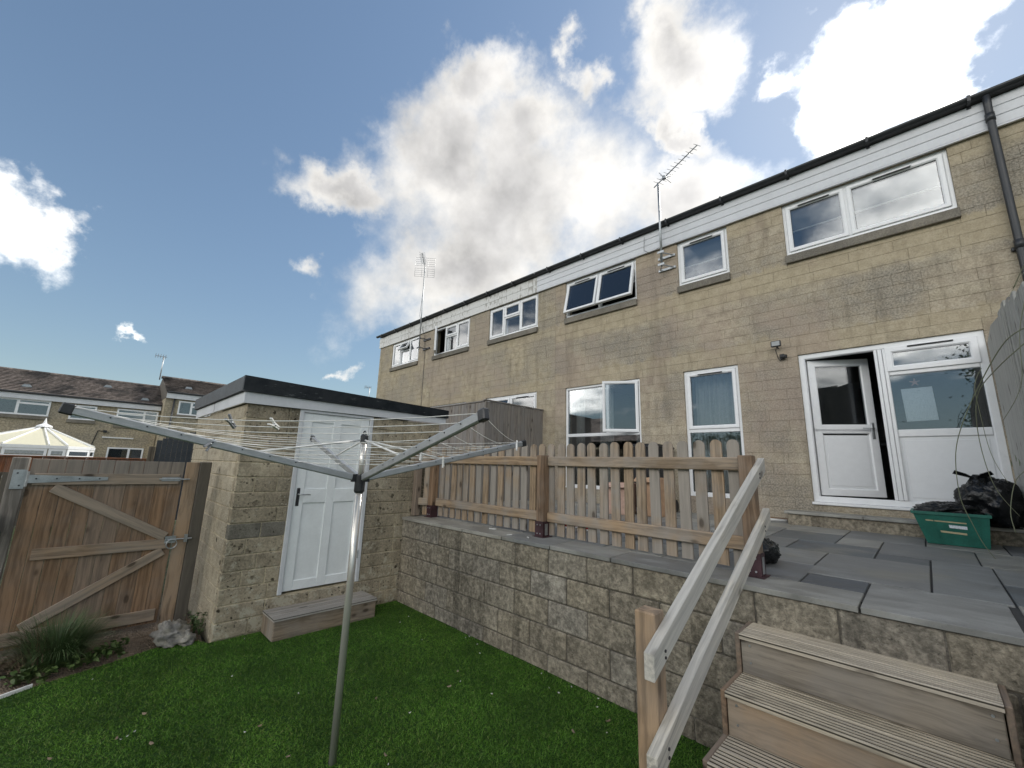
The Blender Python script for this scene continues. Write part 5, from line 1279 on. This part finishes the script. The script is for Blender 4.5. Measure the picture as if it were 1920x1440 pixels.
def far_window(h, x, y0, y1, z0, z1, split=None, dark=True):
    # frame drawn in YZ: build in XZ then turn to face +X
    Mx = Matrix(((0, -1, 0, x), (1, 0, 0, 0), (0, 0, 1, 0), (0, 0, 0, 1)))
    m = MB(); m.ring(y0, y1, z0, z1, [(0, .01), (0, -.06), (.085, -.06), (.085, .01)])
    w = m.build('window', M['upvc'], h, False, Mx)
    m = MB(); m.box(y0+.05, y1-.05, -.036, -.026, z0+.05, z1-.05); m.build('pane', M['glass'], w, False, Mx)
    m = MB(); m.box(y0+.05, y1-.05, -.012, -.003, z0+.05, z1-.05); m.build('painted_room_dark', M['darkwin'], w, False, Mx)  # flat dark sheet, its colour stands in for the unlit room
    for s_ in (split or []):
        m = MB()
        if s_[0] == 'v': m.box(s_[1]-.055, s_[1]+.055, -.058, -.002, z0+.08, z1-.08)
        else: m.box(s_[2], s_[3], -.056, -.002, s_[1]-.05, s_[1]+.05)
        m.build('glazing_bar', M['upvc'], w, False, Mx)
    m = MB(); m.box(y0-.05, y1+.05, -.08, .02, z0-.2, z0-.01); m.build('sill', M['sill'], w, False, Mx)
def far_house(x, y0, y1, ze, zr, xr, label, fz, wins, vents):
    h = thing('terraced_house', (x, (y0+y1)/2, 0), label, 'house', 'houses of the tiled terrace')
    m = MB(); m.box(xr*2-x, x, y0, y1, -.05, ze-.3); m.build('wall', M['farwall'], h)
    m = MB(); m.box(x+.115, x+.17, y0, y1, fz, ze-.03); m.build('fascia', M['fascia'], h)
    m = MB(); m.tube([(x+.2, y0, ze), (x+.2, y1, ze)], .07, 8); m.build('gutter', M['gutter'], h)
    rows = 15; m = MB()
    for side in (1, -1):
        for r_ in range(rows):
            f0, f1 = r_/rows, (r_+1.25)/rows; X0 = x+.25+(xr-x-.25)*f0; X1 = x+.25+(xr-x-.25)*min(f1, 1); Z0 = ze+(zr-ze)*f0+.075; Z1 = ze+(zr-ze)*min(f1, 1)+.0
            if side < 0: X0, X1 = 2*xr-X0, 2*xr-X1
            yy = y0-.08-(.15 if r_ % 2 else 0)
            while yy < y1+.06:
                a, b = max(yy, y0-.08)+.006, min(yy+.30, y1+.08)-.006
                if b > a+.02 and side > 0: m.prism([(X0, a, Z0), (X0, b, Z0), (X1, b, Z1), (X1, a, Z1)], (0, 0, -.03))
                yy += .30
            if side < 0: m.prism([(X0, y0, Z0), (X0, y1, Z0), (X1, y1, Z1), (X1, y0, Z1)], (0, 0, -.03))
    m.build('roof_tiles', M['tile'], h)['kind'] = 'stuff'
    m = MB(); m.prism([(x+.1, y0-.02, fz+.02), (x+.11, y0-.02, ze-.02), (xr, y0-.02, zr-.06), (2*xr-x-.1, y0-.02, ze-.3)], (0, y1-y0+.04, 0)); m.build('roof_body', M['oldwood'], h)
    m = MB(); m.tube([(xr, y0-.1, zr+.0), (xr, y1+.1, zr+.0)], .11, 8); m.build('ridge', M['tile'], h)
    for w in wins: far_window(h, x, *w)
    for vy, f in vents:
        X0 = x+.25+(xr-x-.25)*f; Z0 = ze+(zr-ze)*f+.05
        m = MB(); m.prism([(X0+.1, vy-.22, Z0-.03), (X0+.1, vy-.12, Z0+.12), (X0+.1, vy+.12, Z0+.12), (X0+.1, vy+.22, Z0-.03)], (-.3, 0, .0)); m.build('roof_vent', M['galv'], h)
    return h
ha = far_house(-36, -24, 3.06, 5.10, 6.82, -40, 'brown tiled stone terrace house behind the cream conservatory', 4.74,
    [(-5.2, -1.86, 3.85, 4.74, [('v', -3.1), ('h', 4.52, -3.05, -1.93)]), (-1.06, .07, 3.80, 4.66, None), (.98, 2.98, 3.68, 4.66, [('v', 2.3), ('h', 4.35, 1.05, 2.25)]), (.9, 2.6, .9, 2.25, [('v', 1.9)])], [(-3.0, .22), (.35, .62), (2.2, .15)])
hb = far_house(-34.8, 3.10, 10.5, 5.92, 7.45, -39, 'taller stepped brown tiled house partly hidden behind the shed roof', 5.52, [(3.80, 5.6, 4.52, 5.42, [('v', 4.5), ('h', 5.1, 4.55, 5.55)]), (7.2, 9, 4.5, 5.4, [('v', 8)])], [(4.3, .3), (7.5, .3)])
tube('downpipe', [(-34.72, 3.55, 5.9), (-34.72, 3.50, .1)], .05, M['gutter'], hb, 8)
lm = thing('security_light', (-35.9, .6, 3.3), 'small lamp on a cable on the far house wall beside the conservatory', 'light')
q = MB(); q.box(-35.98, -35.85, .55, .72, 3.12, 3.26); q.build('lamp_body', M['blackpl'], lm); q = MB(); q.tube([(-35.97, .56, 3.22), (-35.97, .32, 3.22), (-35.97, .18, 2.4), (-35.97, .16, 1.4)], .02, 6); q.build('cable', M['blackpl'], lm)
q = MB(); q.box(-35.99, -35.93, .55, 2.0, 2.80, 2.88); tag(q.build('canopy_strip', M['whitepl']), 'white horizontal strip on the far wall above the garden door', 'strip')
def far_aerial(px, py0, py1, X, label, k):
    a, b = onX(px, py1, X), onX(px+3, py0, X); o = thing('tv_aerial', a, label, 'aerial')
    tube('mast', [a, (a.x, a.y, b.z)], .03*k, M['galv'], o, 6); q = MB(); c = Vector((a.x, a.y, b.z))
    q.tube([c+Vector((0, -.4*k, 0)), c+Vector((0, .15*k, 0))], .02*k, 5)
    for i in range(5): q.tube([c+Vector((-.1, -.4*k+.12*k*i, -.12*k)), c+Vector((.1, -.4*k+.12*k*i, .12*k))], .012*k, 5)
    q.build('aerial_head', M['galv'], o)
far_aerial(299, 668, 712, -39.5, 'thin aerial rising where the two far tiled roofs meet', 1.2)
far_aerial(690, 727, 760, -48, 'small aerial peeping over the shed roof toward the terrace end', 1.6)
# conservatory
co = thing('conservatory', (-30, -1.6, 0), 'white framed conservatory with cream hipped roof and finial', 'conservatory')
ax, ay, az = -30.2, -1.60, 3.02; ezz = 2.12
ring_ = [(-33.5, -4.3), (-30.2, -4.3), (-28.6, -3.75), (-28.0, -2.55), (-28.0, -1.2), (-28.0, -.62), (-28.9, .12), (-30.2, .28), (-33.5, .28)]
apexes = [(ax-3, ay, az)]+[(ax, ay, az)]*7+[(ax-3, ay, az)]
for i in range(len(ring_)-1):
    (x0, y0), (x1, y1) = ring_[i], ring_[i+1]; A0, A1 = apexes[i], apexes[i+1]
    pl = [(x0, y0, ezz), (x1, y1, ezz), A1] + ([A0] if A0 != A1 else [])
    m = MB(); m.prism(pl, (0, 0, -.03)); m.build('roof_panel', M['cream'], co)
    bar('glazing_bar', (x1, y1, ezz+.02), (A1[0], A1[1], A1[2]+.02), .07, .05, M['upvc'], co, (0, 0, 1))
    bar('eaves_beam', (x0, y0, ezz-.08), (x1, y1, ezz-.08), .14, .08, M['upvc'], co, (0, 0, 1))
    L = math.hypot(x1-x0, y1-y0); nW = max(1, int(L/.75))
    for j in range(nW):
        p = Vector((x0, y0, 0)).lerp(Vector((x1, y1, 0)), j/nW); q_ = Vector((x0, y0, 0)).lerp(Vector((x1, y1, 0)), (j+1)/nW); dd = (q_-p); ll = dd.length; ang = math.atan2(dd.y, dd.x)
        Mx = Matrix.Translation(p) @ Matrix.Rotation(ang, 4, 'Z')
        m = MB(); m.ring(.02, ll-.02, .7, ezz-.16, [(0, .03), (0, -.03), (.09, -.03), (.09, .03)]); m.box(.08, ll-.08, -.025, .025, 1.60, 1.68); f_ = m.build('window_frame', M['upvc'], co, False, Mx)
        m = MB(); m.box(.1, ll-.1, -.008, .008, .76, ezz-.22); m.build('pane', M['glass'], f_, False, Mx)
    bar('dwarf_wall', (x0, y0, .34), (x1, y1, .34), .72, .1, M['farwall'], co, (0, 0, 1))
m = MB(); m.tube([(ax, ay, az-.02), (ax, ay, az+.05), (ax, ay, az+.12), (ax, ay, az+.16), (ax, ay, az+.42)], [.30, .26, .12, .07, .01], 10); m.build('finial', M['upvc'], co)
# ================================================================== BEHIND THE CAMERA (seen mirrored in the panes)
def tree(x, y, h, r, seed, label):
    rr_ = random.Random(seed); o = thing('leafy_tree', (x, y, 0), label, 'tree'); tr = MB(); lf = MB(); ends = []
    tr.tube([(x, y, -.1), (x+.05, y, h*.25), (x-.03, y+.05, h*.5), (x, y, h*.8)], [.18, .14, .1, .03], 8)
    for i in range(16):
        a = rr_.uniform(0, 6.28); z0 = h*rr_.uniform(.22, .7); L = r*rr_.uniform(.6, 1.05); e = Vector((x+L*math.cos(a), y+L*math.sin(a), min(h*.97, z0+L*rr_.uniform(.3, 1.1))))
        tr.tube([(x, y, z0), ((x+e.x)/2, (y+e.y)/2, z0+(e.z-z0)*.4), e], [.06, .04, .012], 5); ends += [e, Vector((x, y, z0)).lerp(e, .6)]
    ends += [Vector((x, y, h*.85)), Vector((x, y, h*.95))]
    for e in ends:
        for j in range(170):
            d = Vector((rr_.gauss(0, 1), rr_.gauss(0, 1), rr_.gauss(0, .8)))*r*.2; c = e+d; u_ = Vector((rr_.uniform(-1, 1), rr_.uniform(-1, 1), rr_.uniform(-1, 1))).normalized(); v_ = u_.orthogonal().normalized(); s_ = rr_.uniform(.05, .10)
            k = len(lf.v); lf.v += [tuple(c-u_*s_), tuple(c+v_*s_*.5), tuple(c+u_*s_), tuple(c-v_*s_*.5)]; lf.f.append((k, k+1, k+2, k+3))
    tr.build('trunk', M['bark'], o, True); lf.build('crown', M['treeleaf'], o)
tree(-12.5, -14, 5.2, 1.5, 1, 'round dark tree mirrored in the open casement'); tree(-9.0, -15.5, 4.4, 1.6, 2, 'low spreading tree mirrored in the tall narrow window')
tree(3.6, -13, 8.2, 2.0, 3, 'tall dark tree mirrored in the glass beside the door'); tree(-1.5, -17, 4.2, 1.5, 4, 'bushy tree mirrored low in the glass beside the paper')
oh = thing('opposite_house', (-20, -17, 0), 'plain stone house with dark pitched roof mirrored in the wide window', 'house')
m = MB(); m.box(-25, -15, -22, -14, -.05, 4.0); m.build('wall', M['farwall'], oh)
m = MB(); m.prism([(-25.3, -13.6, 3.9), (-25.3, -18, 6.3), (-25.3, -22.4, 3.9)], (10.6, 0, 0)); m.build('roof', M['tile'], oh)
for x0 in (-23.5, -18.5):
    m = MB(); m.ring(x0, x0+1.6, 1.0, 2.2, [(0, -13.96), (0, -14.05), (.08, -14.05), (.08, -13.96)]); w = m.build('window', M['upvc'], oh); m = MB(); m.box(x0+.07, x0+1.53, -14.02, -13.99, 1.07, 2.13); m.build('pane', M['darkwin'], w)
